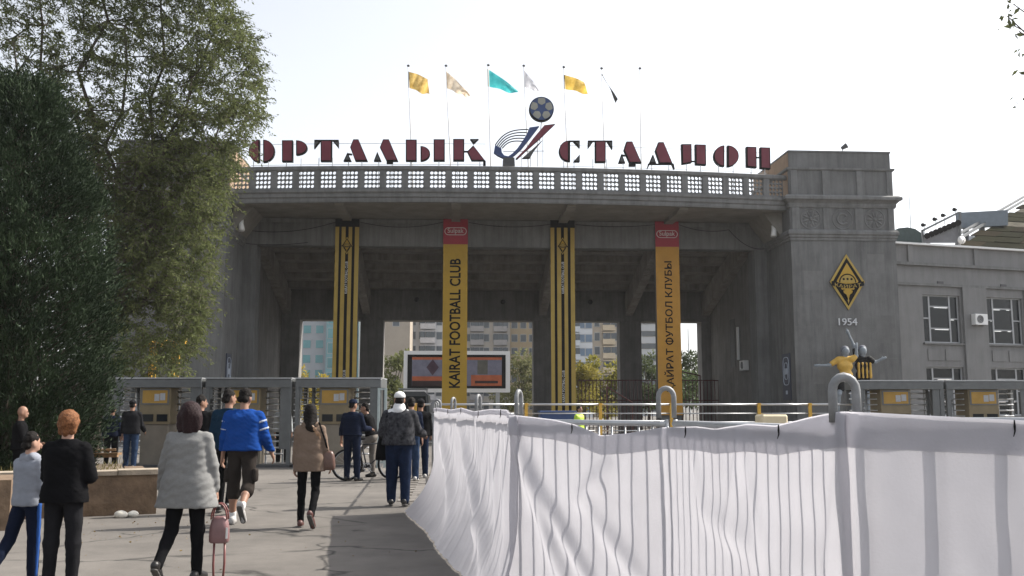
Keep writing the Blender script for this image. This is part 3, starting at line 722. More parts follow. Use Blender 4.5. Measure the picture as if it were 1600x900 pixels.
def sheet(x0, x1, z0, z1, y, seed, amp=0.025, nu=8, nv=60, th=0.012):
    """slightly rippled hanging sheet with thickness"""
    rr = random.Random(seed); ph = [rr.uniform(0, 6) for _ in range(4)]
    def off(s, t): return amp * (math.sin(5 * s + ph[0] + 4 * t) * 0.5 + math.sin(9 * t + ph[1] + 2 * s) * 0.6 + math.sin(23 * t + ph[2]) * 0.25) * (0.25 + t)
    mb = MB(); fn = lambda s, t: (x0 + (x1 - x0) * s, y + off(s, t), z1 + (z0 - z1) * t)
    mb.grid(lambda s, t: fn(s, t), nu, nv); mb.grid(lambda s, t: Vector(fn(1 - s, t)) + Vector((0, th, 0)), nu, nv)
    return mb, (lambda x, z: off((x - x0) / (x1 - x0), (z - z1) / (z0 - z1)))
def banner_text(u0, u1, vt, vred, words, label, seed, logo_size=1.0, hang=1.3, txt_top=None, txt_bot=None, yl=M_yel, bold=0.022):
    Y = YB - 0.13; a = at_y(u0, vt, Y); b = at_y(u1, vt, Y); zr = at_y(u0, vred, Y).z
    x0, x1, z1, z0 = a.x, b.x, a.z, hang; cx = (x0 + x1) / 2
    t = thing('vertical_banner', label, 'banner', (cx, Y, z0), 0, 'tall banners on the gate piers')
    mb, off = sheet(x0, x1, z0, z1, Y, seed); mb.build('cloth', yl, t, smooth=True)
    def onto(m_, d): return xf(m_, lambda p: (p.x, p.y + off(p.x, p.z) - d, p.z))
    h = MB().grid(lambda s, q: (x0 - 0.006 + (x1 - x0 + 0.012) * s, Y, zr + (z1 + 0.01 - zr) * q), 8, 6); onto(h, 0.006).build('red_header', M_red, t, smooth=True)
    zc = (zr + z1) / 2; hw = (x1 - x0) * 0.44; hh = 0.20
    pts = []
    for i in range(28):
        q = 2 * math.pi * i / 28; sx = 1 if math.cos(q) >= 0 else -1
        pts.append((cx + sx * (hw - hh) + hh * math.cos(q), Y - 0.02 + off(cx, zc), zc + hh * math.sin(q)))
    MB().tube(pts, 0.018, 5, closed=True).build('logo_outline', M_white, t)
    lg = text_mb('Sulpak', 0.36, 0.95, 0.004); xf(lg, lambda p: (p.x + cx, p.y + Y - 0.02 + off(cx, zc), p.z + zc)).build('logo_lettering', M_white, t)
    zt = at_y(u0, txt_top, Y).z; zb = at_y(u0, txt_bot, Y).z
    tx = text_mb(words.replace('Ф', 'О'), 1.0, 1.0, 0.004, bold)
    if 'Ф' in words:                                        # round letter plus its upright
        par = list(range(len(tx.v)))
        def root_(i):
            while par[i] != i: par[i] = par[par[i]]; i = par[i]
            return i
        for f_ in tx.f:
            for k_ in f_[1:]: par[root_(k_)] = root_(f_[0])
        isl = {}
        for i, p in enumerate(tx.v): r_ = isl.setdefault(root_(i), [9e9, -9e9]); r_[0] = min(r_[0], p[0]); r_[1] = max(r_[1], p[0])
        gl = []
        for a_, b_ in sorted(isl.values()):
            if gl and min(b_, gl[-1][1]) - max(a_, gl[-1][0]) > 0.4 * min(b_ - a_, gl[-1][1] - gl[-1][0]): gl[-1][1] = max(b_, gl[-1][1])
            else: gl.append([a_, b_])
        a_, b_ = gl[6]; m_ = (a_ + b_) / 2; zz = [p[2] for p in tx.v if a_ <= p[0] <= b_]; tx.box(m_ - 0.05, -0.004, min(zz) - 0.06, m_ + 0.05, 0.0005, max(zz) + 0.06)
    L0 = max(p[0] for p in tx.v) - min(p[0] for p in tx.v); H0 = max(p[2] for p in tx.v) - min(p[2] for p in tx.v)
    # reading upwards: text x becomes z
    cap = 0.60
    if True:
        sx = (zt - zb) / L0; sz = cap / H0
        # a second pass of slightly shifted copies thickens the strokes
        base = list(tx.v); fbase = list(tx.f); out = MB()
        for dx, dz in ((0, 0),):
            out.add([(cx - p[2] * sz + dz, Y + p[1] - 0.0005 * (dx * 30 + dz * 50), (zt + zb) / 2 + p[0] * sx + dx) for p in base], fbase)
        onto(out, 0.010).build('lettering', M_black, t)
    return t
def banner_stripe(u0, u1, vt, label, seed, hang=1.3):
    Y = YB - 0.13; a = at_y(u0, vt, Y); b = at_y(u1, vt, Y)
    x0, x1, z1, z0 = a.x, b.x, a.z, hang; cx = (x0 + x1) / 2; W = x1 - x0
    t = thing('vertical_banner', label, 'banner', (cx, Y, z0), 0, 'tall banners on the gate piers')
    mb, off = sheet(x0, x1, z0, z1, Y, seed); mb.build('cloth', M_yel2, t, smooth=True)
    def strip(nm, xa, xb, za, zb, m, d=0.006, nv=50):
        g = MB().grid(lambda s, q: (xa + (xb - xa) * s, Y + off(xa + (xb - xa) * s, za + (zb - za) * q) - d, za + (zb - za) * q), 3, nv); g.build(nm, m, t, smooth=True)
    for f0, f1 in ((0.16, 0.265), (0.435, 0.56), (0.71, 0.825)): strip('black_stripe', x0 + W * f0, x0 + W * f1, z0, z1 - 0.40, M_black)
    strip('black_header', x0 - 0.006, x1 + 0.006, z1 - 0.42, z1 + 0.01, M_black, 0.009, 6)
    zc = z1 - 1.45; crest(t, cx, zc, 0.30, 0.48, Y + off(cx, zc) - 0.008)
    tx = text_mb('KAIRAT FOOTBALL CLUB', 0.2, 1.0, 0.004); L0 = max(p[0] for p in tx.v) - min(p[0] for p in tx.v)
    for zm, ln in ((z1 - 3.2, 1.75), (z0 + 1.55, 1.7)):
        q = MB().add([(cx - p[2], Y + p[1] + off(cx, zm) - 0.02, zm + p[0] * ln / L0) for p in tx.v], tx.f); q.build('lettering', M_white, t)
    return t
banner_stripe(524.5, 561.5, 342.5, 'black and yellow striped banner on the leftmost pier', 1)
banner_text(693, 731, 341, 381.5, 'KAIRAT FOOTBALL CLUB', 'yellow banner with red top and black Latin lettering', 2, txt_top=404, txt_bot=606)
banner_stripe(860, 897.5, 344, 'black and yellow striped banner between the two lettered banners', 3)
banner_text(1023.5, 1060, 346, 385.5, 'ҚАЙРАТ ФУТБОЛ КЛУБЫ', 'orange yellow banner with red top lettered in Cyrillic', 4, txt_top=408, txt_bot=612, bold=0.018, yl=mat('banner_orange', (0.50, 0.25, 0.028), 0.6, 0.10, 1.4, 0.1, 8))

# ------------------------------------------------------------------ crest and year on the right tower
cp = at_y(1323, 441, YF); cr = thing('club_crest', 'yellow and black diamond club crest high on the right tower', 'sign', (cp.x, YF - 0.02, 6.5))
zt, zb = at_y(1323, 397, YF).z, at_y(1323, 485, YF).z
MB().prism(diamond(cp.x, (zt + zb) / 2, 0.93, (zt - zb) / 2), YF - 0.08, YF - 0.006).build('backing_board', M_dgrey, cr)
crest(cr, cp.x, (zt + zb) / 2, 0.92, (zt - zb) / 2 - 0.01, YF - 0.081)
yp = at_y(1324, 503, YF); tx = text_mb('1954', 0.52, 1.05, 0.08)
o = xf(tx, lambda p: (p.x + yp.x, p.y + YF - 0.06, p.z + yp.z)).build('year_numerals', mat('pale_numerals', (0.62, 0.63, 0.65), 0.5), None); tag(o, 'raised white numerals 1954 below the diamond crest', 'sign')

# ================================================================== right wing of the stadium
W0 = Vector((22.86, 49.2, 0)); WA = R(13.9); wd = Vector((math.cos(WA), math.sin(WA), 0)); wnm = Vector((math.sin(WA), -math.cos(WA), 0))
def wsz(u, v): p = hit(u, v, W0, wnm) - W0; return p.dot(wd), p.z
def WP(s, o, z): return W0 + wd * s + wnm * o + Vector((0, 0, z))       # along, outwards, up
wing = thing('stadium_wing', 'low grey office wing with large windows right of the gate tower', 'building', W0)
def wbox(nm, s0, s1, o0, o1, z0, z1, m=M_wall, parent=wing):
    v = [WP(s, o, z) for z in (z0, z1) for s, o in ((s0, o1), (s1, o1), (s1, o0), (s0, o0))]
    return MB().add(v, [(0, 3, 2, 1), (4, 5, 6, 7), (0, 1, 5, 4), (1, 2, 6, 5), (2, 3, 7, 6), (3, 0, 4, 7)]).build(nm, m, parent)
M_wing = mat('wing_render', (0.205, 0.204, 0.203), 0.85, 0.10, 0.9, 0.3, 30, streak=0.22)
zcop = wsz(1410, 379)[1]
wins = []
for u0, u1, v0, v1 in ((1441, 1503, 460, 535), (1541, 1601, 464, 539)):
    s0, z1_ = wsz(u0, v0); s1, z0_ = wsz(u1, v1); wins.append((s0, s1, wsz(u0, v1)[1], z1_))
stepw = wins[1][0] - wins[0][0]; wz0, wz1 = wins[0][2], wins[0][3]; ww = wins[0][1] - wins[0][0]
lz1 = wsz(1441, 573)[1]; lz0 = lz1 - (wz1 - wz0)
SL = 40.0; ws = [wins[0][0] + stepw * i for i in range(8)]
# wall as strips between the openings
wbox('wall', 0, SL, -0.5, 0, wz1, zcop - 0.1, M_wing); wbox('wall', 0, SL, -0.5, 0, lz1, wz0, M_wing); wbox('wall', 0, SL, -0.5, 0, 0, lz0, M_wing)
edges = [0.0] + [e for s in ws for e in (s, s + ww)] + [SL]
for i in range(0, len(edges), 2):
    wbox('wall', edges[i], edges[i + 1], -0.499, -0.001, wz0, wz1, M_wing); wbox('wall', edges[i], edges[i + 1], -0.499, -0.001, lz0, lz1, M_wing)
    if i: wbox('pilaster', edges[i] + 0.12, edges[i + 1] - 0.12, 0.002, 0.14, 0.0, wsz(1450, 447)[1], M_wing)
wbox('parapet_coping', -0.02, SL, -0.55, 0.22, zcop - 0.1, zcop, M_white)  # white colour paints in the sunlit line along the coping
zband = wsz(1420, 411)[1]; wbox('cornice', 0, SL, 0.002, 0.18, zband - 0.12, zband + 0.04, M_trim); wbox('cornice', 0, SL, 0.002, 0.12, wsz(1450, 447)[1], wsz(1450, 447)[1] + 0.14, M_trim)
for i in range(11):
    s = wsz(1421, 395)[0] + i * (wsz(1524, 400)[0] - wsz(1421, 395)[0]); wbox('parapet_pier', s - 0.16, s + 0.16, 0.002, 0.10, zband + 0.045, zcop - 0.105, M_wing)
for i, s in enumerate(ws):
    for z0_, z1_ in ((wz0, wz1), (lz0, lz1)):
        fr = MB(); h = z1_ - z0_
        def fb(a0, a1, c0, c1, o0=-0.22, o1=-0.14):
            v = [WP(s + a, o, z) for z in (z0_ + c0, z0_ + c1) for a, o in ((a0, o1), (a1, o1), (a1, o0), (a0, o0))]
            fr.add(v, [(0, 3, 2, 1), (4, 5, 6, 7), (0, 1, 5, 4), (1, 2, 6, 5), (2, 3, 7, 6), (3, 0, 4, 7)])
        t_ = 0.07; m1, m2 = ww * 0.21, ww * 0.76
        fb(0, ww, 0, t_); fb(0, ww, h - t_, h); fb(0, t_, t_, h - t_); fb(ww - t_, ww, t_, h - t_); fb(m1 - .05, m1 + .05, t_, h - t_); fb(m2 - .05, m2 + .05, t_, h - t_)
        fb(m1 + .05, m2 - .05, h * .29, h * .29 + t_); fb(m1 + .05, m2 - .05, h * .75, h * .75 + t_); fb(t_, m1 - .05, h * .5, h * .5 + t_); fb(m2 + .05, ww - t_, h * .5, h * .5 + t_)
        wo_ = fr.build('window', M_frame, wing)
        for a0, a1, c0, c1 in ((0, m1, 0, h * .5), (0, m1, h * .5, h), (m1, m2, 0, h * .29), (m1, m2, h * .29, h * .75), (m1, m2, h * .75, h), (m2, ww, 0, h * .5), (m2, ww, h * .5, h)):
            wbox('pane', s + a0 + .03, s + a1 - .03, -0.20, -0.18, z0_ + c0 + .03, z0_ + c1 - .03, M_glass, wo_)
        wbox('sill', s - 0.1, s + ww + 0.1, 0.003, 0.12, z0_ - 0.1, z0_ - 0.004, M_trim, wo_)
    wbox('spandrel_panel', s + 0.15, s + ww * .5 - .08, 0.002, 0.04, lz1 + 0.35, wz0 - 0.35, M_wing); wbox('spandrel_panel', s + ww * .5 + .08, s + ww - 0.15, 0.002, 0.04, lz1 + 0.35, wz0 - 0.35, M_wing)
    wbox('vent_grille', s + ww * .42, s + ww * .58, 0.002, 0.04, wz1 + 0.55, wz1 + 0.75, M_dgrey)
    wbox('room_backing', s + 0.0, s + ww, -2.5, -2.4, lz0, wz1, M_dgrey)
wbox('roof', 0, SL, -9, -0.5, zcop - 0.6, zcop - 0.3, M_conc)
s_ac, z_ac = wsz(1524, 500); pac = WP(s_ac, 0.145, z_ac); aircon('white outdoor cooling unit between the upper windows of the right wing', pac, wd, wnm)

# ------------------------------------------------------------------ things above the wing roof
# stand canopy: sheets on a slope that rises away
can = thing('stand_canopy', 'brown sheeted stand canopy rising behind the right wing', 'roof', at_y(1560, 385, 64))
A0 = at_y(1503, 376, 62.0); B0 = at_y(1625, 303, 78.0); ex = Vector((0.95, 0.10, -0.02)).normalized()
up_ = (B0 - A0); sl_ = up_.length; up_.normalize(); nrm_ = ex.cross(up_).normalized()
rng_ = random.Random(5)
M_sh = [mat('canopy_sheet_brown', (0.022, 0.018, 0.011), 1.0, 0.3, 2, objrand=0.3, spec=0.02), mat('canopy_sheet_moss', (0.018, 0.018, 0.010), 1.0, 0.3, 2, objrand=0.3, spec=0.02), mat('canopy_sheet_clear', (0.060, 0.055, 0.042), 0.9, 0.3, 2, objrand=0.3, spec=0.05)]
nr, ncl = 11, 12
NRX = 14
for i in range(NRX):
    for j in range(ncl):
        p = A0 + up_ * (sl_ * (i - 3) / nr) + ex * (j * 1.9 + (i % 2) * 0.5)
        q = MB(); a = ex * 1.88; b = up_ * (sl_ / nr * 1.04); n_ = nrm_ * (0.05 * (0.5 + rng_.random()))
        v = [p + n_, p + a + n_, p + a + b + n_ * 0.2, p + b + n_ * 0.2]; v += [x - nrm_ * 0.12 for x in v]
        q.add(v, [(0, 1, 2, 3), (7, 6, 5, 4), (0, 4, 5, 1), (1, 5, 6, 2), (2, 6, 7, 3), (3, 7, 4, 0)])
        q.build('roof_sheet', M_sh[2] if rng_.random() < 0.22 else rng_.choice(M_sh[:2]), can)
for d_ in (0.0, 0.55): MB().bar(A0 - up_ * 1.5 - ex * (0.15 + d_) + nrm_ * 0.2, B0 + up_ * 2 - ex * (0.15 + d_) + nrm_ * 0.2, 0.16, 0.16).build('edge_beam', M_steel, can)
for f in (0.1, 0.5, 0.9): p = A0 + up_ * (sl_ * f); MB().tube([(p.x, p.y, 0), (p.x, p.y, p.z - 0.1)], 0.2, 8).build('column', M_galv, can)
# floodlight gantry
ga = thing('floodlight_gantry', 'steel gantry carrying a row of small black floodlights above the wing roof', 'gantry', at_y(1470, 380, 58))
YG = 58.0; P = lambda u, v, dy=0: at_y(u, v, YG + dy)
for a, b in (((1440, 361), (1498, 332)), ((1446, 369), (1499, 349)), ((1500, 331), (1500, 380)), ((1441, 360), (1443, 380))):
    MB().bar(P(*a), P(*b), 0.12, 0.12).build('frame_bar', M_steel, ga)
lp = [(q.x, q.z) for q in (P(1446, 370.5), P(1499, 350.5), P(1499, 379), P(1446, 379))]
MB().prism(lp, YG + 0.1, YG + 0.16).build('lower_panel', mat('gantry_panel', (0.16, 0.165, 0.18), 0.6), ga)
for i in range(8):
    f = i / 7; p = P(1448, 367.5).lerp(P(1496, 347.5), f)
    hd = MB().tube([p + Vector((-.1, -.25, -.08)), p + Vector((.05, .1, .05))], [0.2, 0.12], 8).build('floodlight', M_black, ga)
    MB().bar(p + Vector((0, 0, -.25)), p, 0.05, 0.05).build('stirrup', M_black, hd)
for u, v in ((1444, 352), (1462, 343), (1475, 337), (1493, 328)):
    p = P(u, v, 0.3); MB().tube([p + Vector((-.15, -.1, 0)), p + Vector((.12, .1, .04))], [0.13, 0.07], 8).build('floodlight', M_black, ga)
    MB().tube([p, p - Vector((0, 0, 0.55))], 0.02, 5).build('stirrup', M_black, ga)
for u in (1450, 1495): p = P(u, 375, 0.5); MB().tube([(p.x, p.y, 0), (p.x, p.y, p.z)], 0.12, 8).build('column', M_steel, ga)
# grey slab roof, dark arched roof, dish, mast
q = [P(1500, 332, 8), P(1575, 328, 8), P(1575, 352, 8), P(1500, 356, 8)]
bxm = MB().prism([(p.x, p.z) for p in q], YG + 8, YG + 8.6); bx_ = thing('roof_cabin', 'blue grey flat sided cabin behind the gantry', 'building', P(1535, 380, 8)); bxm.build('wall', mat('cabin_blue_grey', (0.15, 0.18, 0.21), 0.6), bx_)
for u in (1510, 1535, 1560): p = P(u, 345, 8.5); MB().box(p.x - .15, p.y, 0, p.x + .15, p.y + .3, p.z).build('leg', M_steel, bx_)
ar = [(1385, 392), (1392, 364), (1404, 356.5), (1418, 355), (1430, 357.5), (1441, 365), (1447, 392)]
o = MB().prism([(p.x, p.z) for p in (P(u, v, 14) for u, v in ar)], YG + 14, YG + 15.5).build('arched_roof', mat('dark_green_sheet', (0.04, 0.065, 0.06), 0.4, 0.3, 3), None); tag(o, 'dark green arched roof peeping between tower and gantry', 'roof')
dp = at_y(1502.5, 375, 55.5); o = thing('satellite_dish', 'pale round dish standing on the wing roof', 'dish', (dp.x, 55.5, zcop - 0.3))
MB().tube([(dp.x, 55.5, dp.z), (dp.x, 55.6, dp.z), (dp.x, 55.7, dp.z)], [0.25, 0.2, 0.05], 20).build('reflector', M_white, o, smooth=True)
MB().tube([(dp.x, 55.75, zcop - 0.3), (dp.x, 55.7, dp.z)], 0.04, 6).build('stand', M_galv, o); MB().tube([(dp.x, 55.5, dp.z - 0.25), (dp.x, 55.15, dp.z)], 0.02, 5).build('feed_arm', M_galv, o)
mp_ = at_y(1420, 296, 75); o = MB().tube([(mp_.x, 75, 0), mp_], [0.09, 0.03], 6).build('mast', M_galv, None); tag(o, 'thin pale mast rising right of the tower', 'mast')
sp = at_y(1318, 230, 50); o = thing('roof_spotlight', 'small dark spotlight on top of the right tower', 'lamp', (sp.x - 0.25, 50, 15.0))
MB().tube([(sp.x - 0.28, 50, 14.99), (sp.x, 50, sp.z)], 0.03, 6).build('arm', M_galv, o); MB().tube([sp + Vector((-.12, 0, -.08)), sp + Vector((.15, -.1, .08))], [0.09, 0.15], 10).build('head', M_dgrey, o)

# ================================================================== far apartment blocks seen through the gate
def block(label, u0, u1, Y, top, m, wm, rows, cols, w_w, w_h, z0=1.0, storey=3.0, extra=None, depth=16, frame=None):
    a = at_y(u0, 560, Y); b = at_y(u1, 560, Y); W = b.x - a.x
    t = thing('apartment_block', label, 'building', ((a.x + b.x) / 2, Y, 0), 0, 'apartment blocks beyond the gate')
    wl = MB().box(a.x, Y, 0, b.x, Y + depth, top).build('wall', m, t)
    MB().box(a.x - .3, Y - .3, top, b.x + .3, Y + depth + .3, top + 0.6).build('roof', M_conc, t)
    fm = MB().box(-w_w / 2 - .12, -0.06, -.12, w_w / 2 + .12, 0.02, w_h + .12).mesh('window', frame or M_frame)
    pm_ = MB().box(-w_w / 2, -0.10, 0, w_w / 2, -0.062, w_h).mesh('pane', wm)
    for r in range(rows):
        for c in range(cols):
            x = a.x + W * (c + 0.5) / cols; z = z0 + r * storey
            o = inst('window', fm, t, (x, Y - 0.003, z)); 
            p_ = bpy.data.objects.new('pane', pm_); p_.parent = o; col.objects.link(p_)
        if extra: extra(t, a.x, b.x, Y, z0 + r * storey)
    return t
M_teal = mat('teal_glass', (0.10, 0.27, 0.29), 0.12, 0.3, 0.15)
M_bgl = mat('block_glass', (0.05, 0.065, 0.08), 0.12, 0.3, 0.2)
def balc(c):
    m = mat('balcony_' + c[0], c[1], 0.7, 0.1, 2)
    def fn(t, x0, x1, Y, z):
        for f in c[2]:
            x = x0 + (x1 - x0) * f; w_ = c[3]
            o = MB().box(x - w_ / 2, Y - 1.3, z - 0.9, x + w_ / 2, Y - 0.07, z + 0.25).build('balcony', m, t)
            for k in range(3): xx = x - w_ / 2 + w_ * (k + .5) / 3; MB().box(xx - w_ * .14, Y - 1.25, z + 0.3, xx + w_ * .14, Y - 1.18, z + 1.5).build('pane', M_bgl, o)
            MB().box(x - w_ / 2, Y - 1.28, z + 1.55, x + w_ / 2, Y - 0.07, z + 1.72).build('canopy', m, o)
    return fn
block('grey block with teal windows seen through the leftmost gate opening', 430, 528, 200, 34, mat('block_grey', (0.36, 0.38, 0.40), 0.8, 0.06, 0.4), M_teal, 9, 5, 1.5, 1.6, 2.0, 3.05)
block('glazed teal stair tower beside the grey block', 509, 560, 197, 36, mat('block_teal', (0.16, 0.33, 0.36), 0.3, 0.1, 0.5), M_teal, 11, 3, 1.5, 2.0, 1.0, 3.0)
block('plain tan block right of the striped banner', 596, 640, 190, 36, mat('block_tan', (0.36, 0.31, 0.25), 0.85, 0.08, 0.4), M_bgl, 2, 1, 1.2, 1.4, 6.0, 12.0)
block('pale grey block with glazed balconies above the display screen', 638, 693, 205, 38, mat('block_pale', (0.50, 0.50, 0.50), 0.8, 0.06, 0.4), M_bgl, 11, 4, 1.1, 1.5, 1.5, 3.0, balc(('grey', (0.46, 0.47, 0.5), (0.55,), 3.2)))
block('cream block with dark balconies right of the lettered banner', 693, 797, 212, 38, mat('block_cream', (0.46, 0.42, 0.36), 0.8, 0.06, 0.4), M_bgl, 11, 7, 1.1, 1.5, 1.6, 3.0, balc(('dark', (0.30, 0.29, 0.29), (0.5, 0.85), 3.0)))
block('ochre block beside the cream one', 797, 852, 214, 38, mat('block_ochre', (0.44, 0.34, 0.20), 0.8, 0.06, 0.4), M_bgl, 11, 4, 1.2, 1.5, 1.7, 3.0)
block('white block with blue balcony windows right of the second striped banner', 880, 926, 200, 38, mat('block_white', (0.56, 0.58, 0.60), 0.8, 0.06, 0.4), mat('blue_glass', (0.10, 0.16, 0.24), 0.12, 0.3, 0.2), 12, 4, 1.3, 1.5, 1.2, 2.9, balc(('pale', (0.5, 0.54, 0.58), (0.3,), 3.2)))
block('beige block with bay windows in the fourth opening', 926, 984, 204, 38, mat('block_beige', (0.44, 0.38, 0.30), 0.8, 0.06, 0.4), M_bgl, 11, 4, 1.0, 1.6, 1.3, 3.0, balc(('beige', (0.48, 0.40, 0.28), (0.42,), 2.6)))
block('narrow blue grey tower left of the Cyrillic banner', 996, 1040, 230, 44, mat('block_bluegrey', (0.36, 0.40, 0.45), 0.6, 0.06, 0.4), M_bgl, 13, 3, 2.6, 1.3, 1.2, 3.0)
p = at_y(1075, 513, 260); o = MB().tube([(p.x, 260, 0), (p.x, 260, min(p.z, 44))], [0.3, 0.12], 6).build('mast', M_galv, None); tag(o, 'distant thin mast in the rightmost gate opening', 'mast')

# ------------------------------------------------------------------ display screen behind the gate
YS = 78.0; P = lambda u, v, dy=0: at_y(u, v, YS + dy)
sc_ = thing('display_screen', 'large white framed display screen standing behind the gate', 'screen', P(713, 640))
a, b = P(631, 548), P(797, 613)
MB().box(a.x, YS, b.z, b.x, YS + 0.8, a.z).build('cabinet', M_white, sc_)
c_, d_ = P(637, 554), P(790, 607); MB().box(c_.x, YS - 0.03, d_.z, d_.x, YS - 0.003, c_.z).build('bezel', M_black, sc_)
def scr(nm, u0, v0, u1, v1, k, m): a, b = P(u0, v0), P(u1, v1); return MB().box(a.x, YS - 0.035 - 0.005 * k, b.z, b.x, YS - 0.031 - 0.005 * k, a.z).build(nm, m, sc_)
e = lambda n_, c: mat(n_, tuple(x * k_ for x, k_ in zip(c, (0.42, 0.5, 0.5))), 0.6, 0.25, 1.5, emis=0.18, spec=0.2)
scr('picture', 644, 558, 784, 603, 0, e('screen_mauve', (0.24, 0.20, 0.26)))
scr('orange_band', 644, 558, 784, 562.5, 1, e('screen_orange', (0.55, 0.13, 0.06))); scr('orange_band', 736, 586, 784, 603, 1, e('screen_orange', (0.55, 0.13, 0.06))); scr('orange_band', 644, 588, 700, 595, 1, e('screen_orange', (0.55, 0.13, 0.06)))
scr('dark_band', 644, 595, 700, 603, 1, e('screen_dark', (0.06, 0.03, 0.03))); scr('dark_band', 742, 595, 778, 599, 2, e('screen_dark', (0.06, 0.03, 0.03)))
scr('figure_panel', 746, 563, 762, 585, 1, e('screen_grey', (0.16, 0.13, 0.11)))
q = P(676, 574); MB().prism(diamond(q.x, q.z, 0.5, 0.65), YS - 0.05, YS - 0.037).build('diamond_mark', e('screen_plum', (0.10, 0.05, 0.07)), sc_)
for u in (650, 713, 778): p = P(u, 612); MB().box(p.x - .15, YS + .1, 0, p.x + .15, YS + .5, p.z + .02).build('leg', M_galv, sc_)

# ================================================================== trees
def leaf_mesh(name, pos, dirs, size, m, aspect=0.38, jit=0.35, curl=0.25):
    """rhombic bent leaves: pos (N,3), dirs (N,3) along the leaf"""
    N_ = len(pos); d = dirs / np.linalg.norm(dirs, axis=1, keepdims=True)
    r = RNG.normal(size=(N_, 3)); s = np.cross(d, r); s /= np.linalg.norm(s, axis=1, keepdims=True) + 1e-9; n = np.cross(s, d)
    L_ = (size * (1 + RNG.uniform(-jit, jit, N_)))[:, None]; w_ = L_ * aspect
    V = np.stack([pos, pos + d * L_ * .45 + s * w_ * .5 + n * L_ * curl * .2, pos + d * L_ - n * L_ * curl * .3, pos + d * L_ * .45 - s * w_ * .5 + n * L_ * curl * .2], 1).reshape(-1, 3)
    return np_mesh(name, V, np.arange(4 * N_).reshape(-1, 4), m, smooth=False)
def leafmat(name, c, c2, trans=0.45):
    m = mat(name, c, 0.75, 0.35, 0.9, c2=c2, trans=trans, spec=0.15); return m
def limb(mb, p, q, r0, r1, wob=0.08, n=6, rr=random):
    p = Vector(p); q = Vector(q); L_ = (q - p).length; pts = []
    for i in range(n + 1):
        t = i / n; o = Vector((rr.uniform(-1, 1), rr.uniform(-1, 1), rr.uniform(-.6, .6))) * wob * L_ * math.sin(math.pi * t)
        pts.append(p.lerp(q, t) + o)
    mb.tube(pts, [r0 + (r1 - r0) * i / n for i in range(n + 1)], 7); return pts
M_bark = mat('bark', (0.075, 0.06, 0.047), 0.95, 0.3, 6, 0.6, 30)

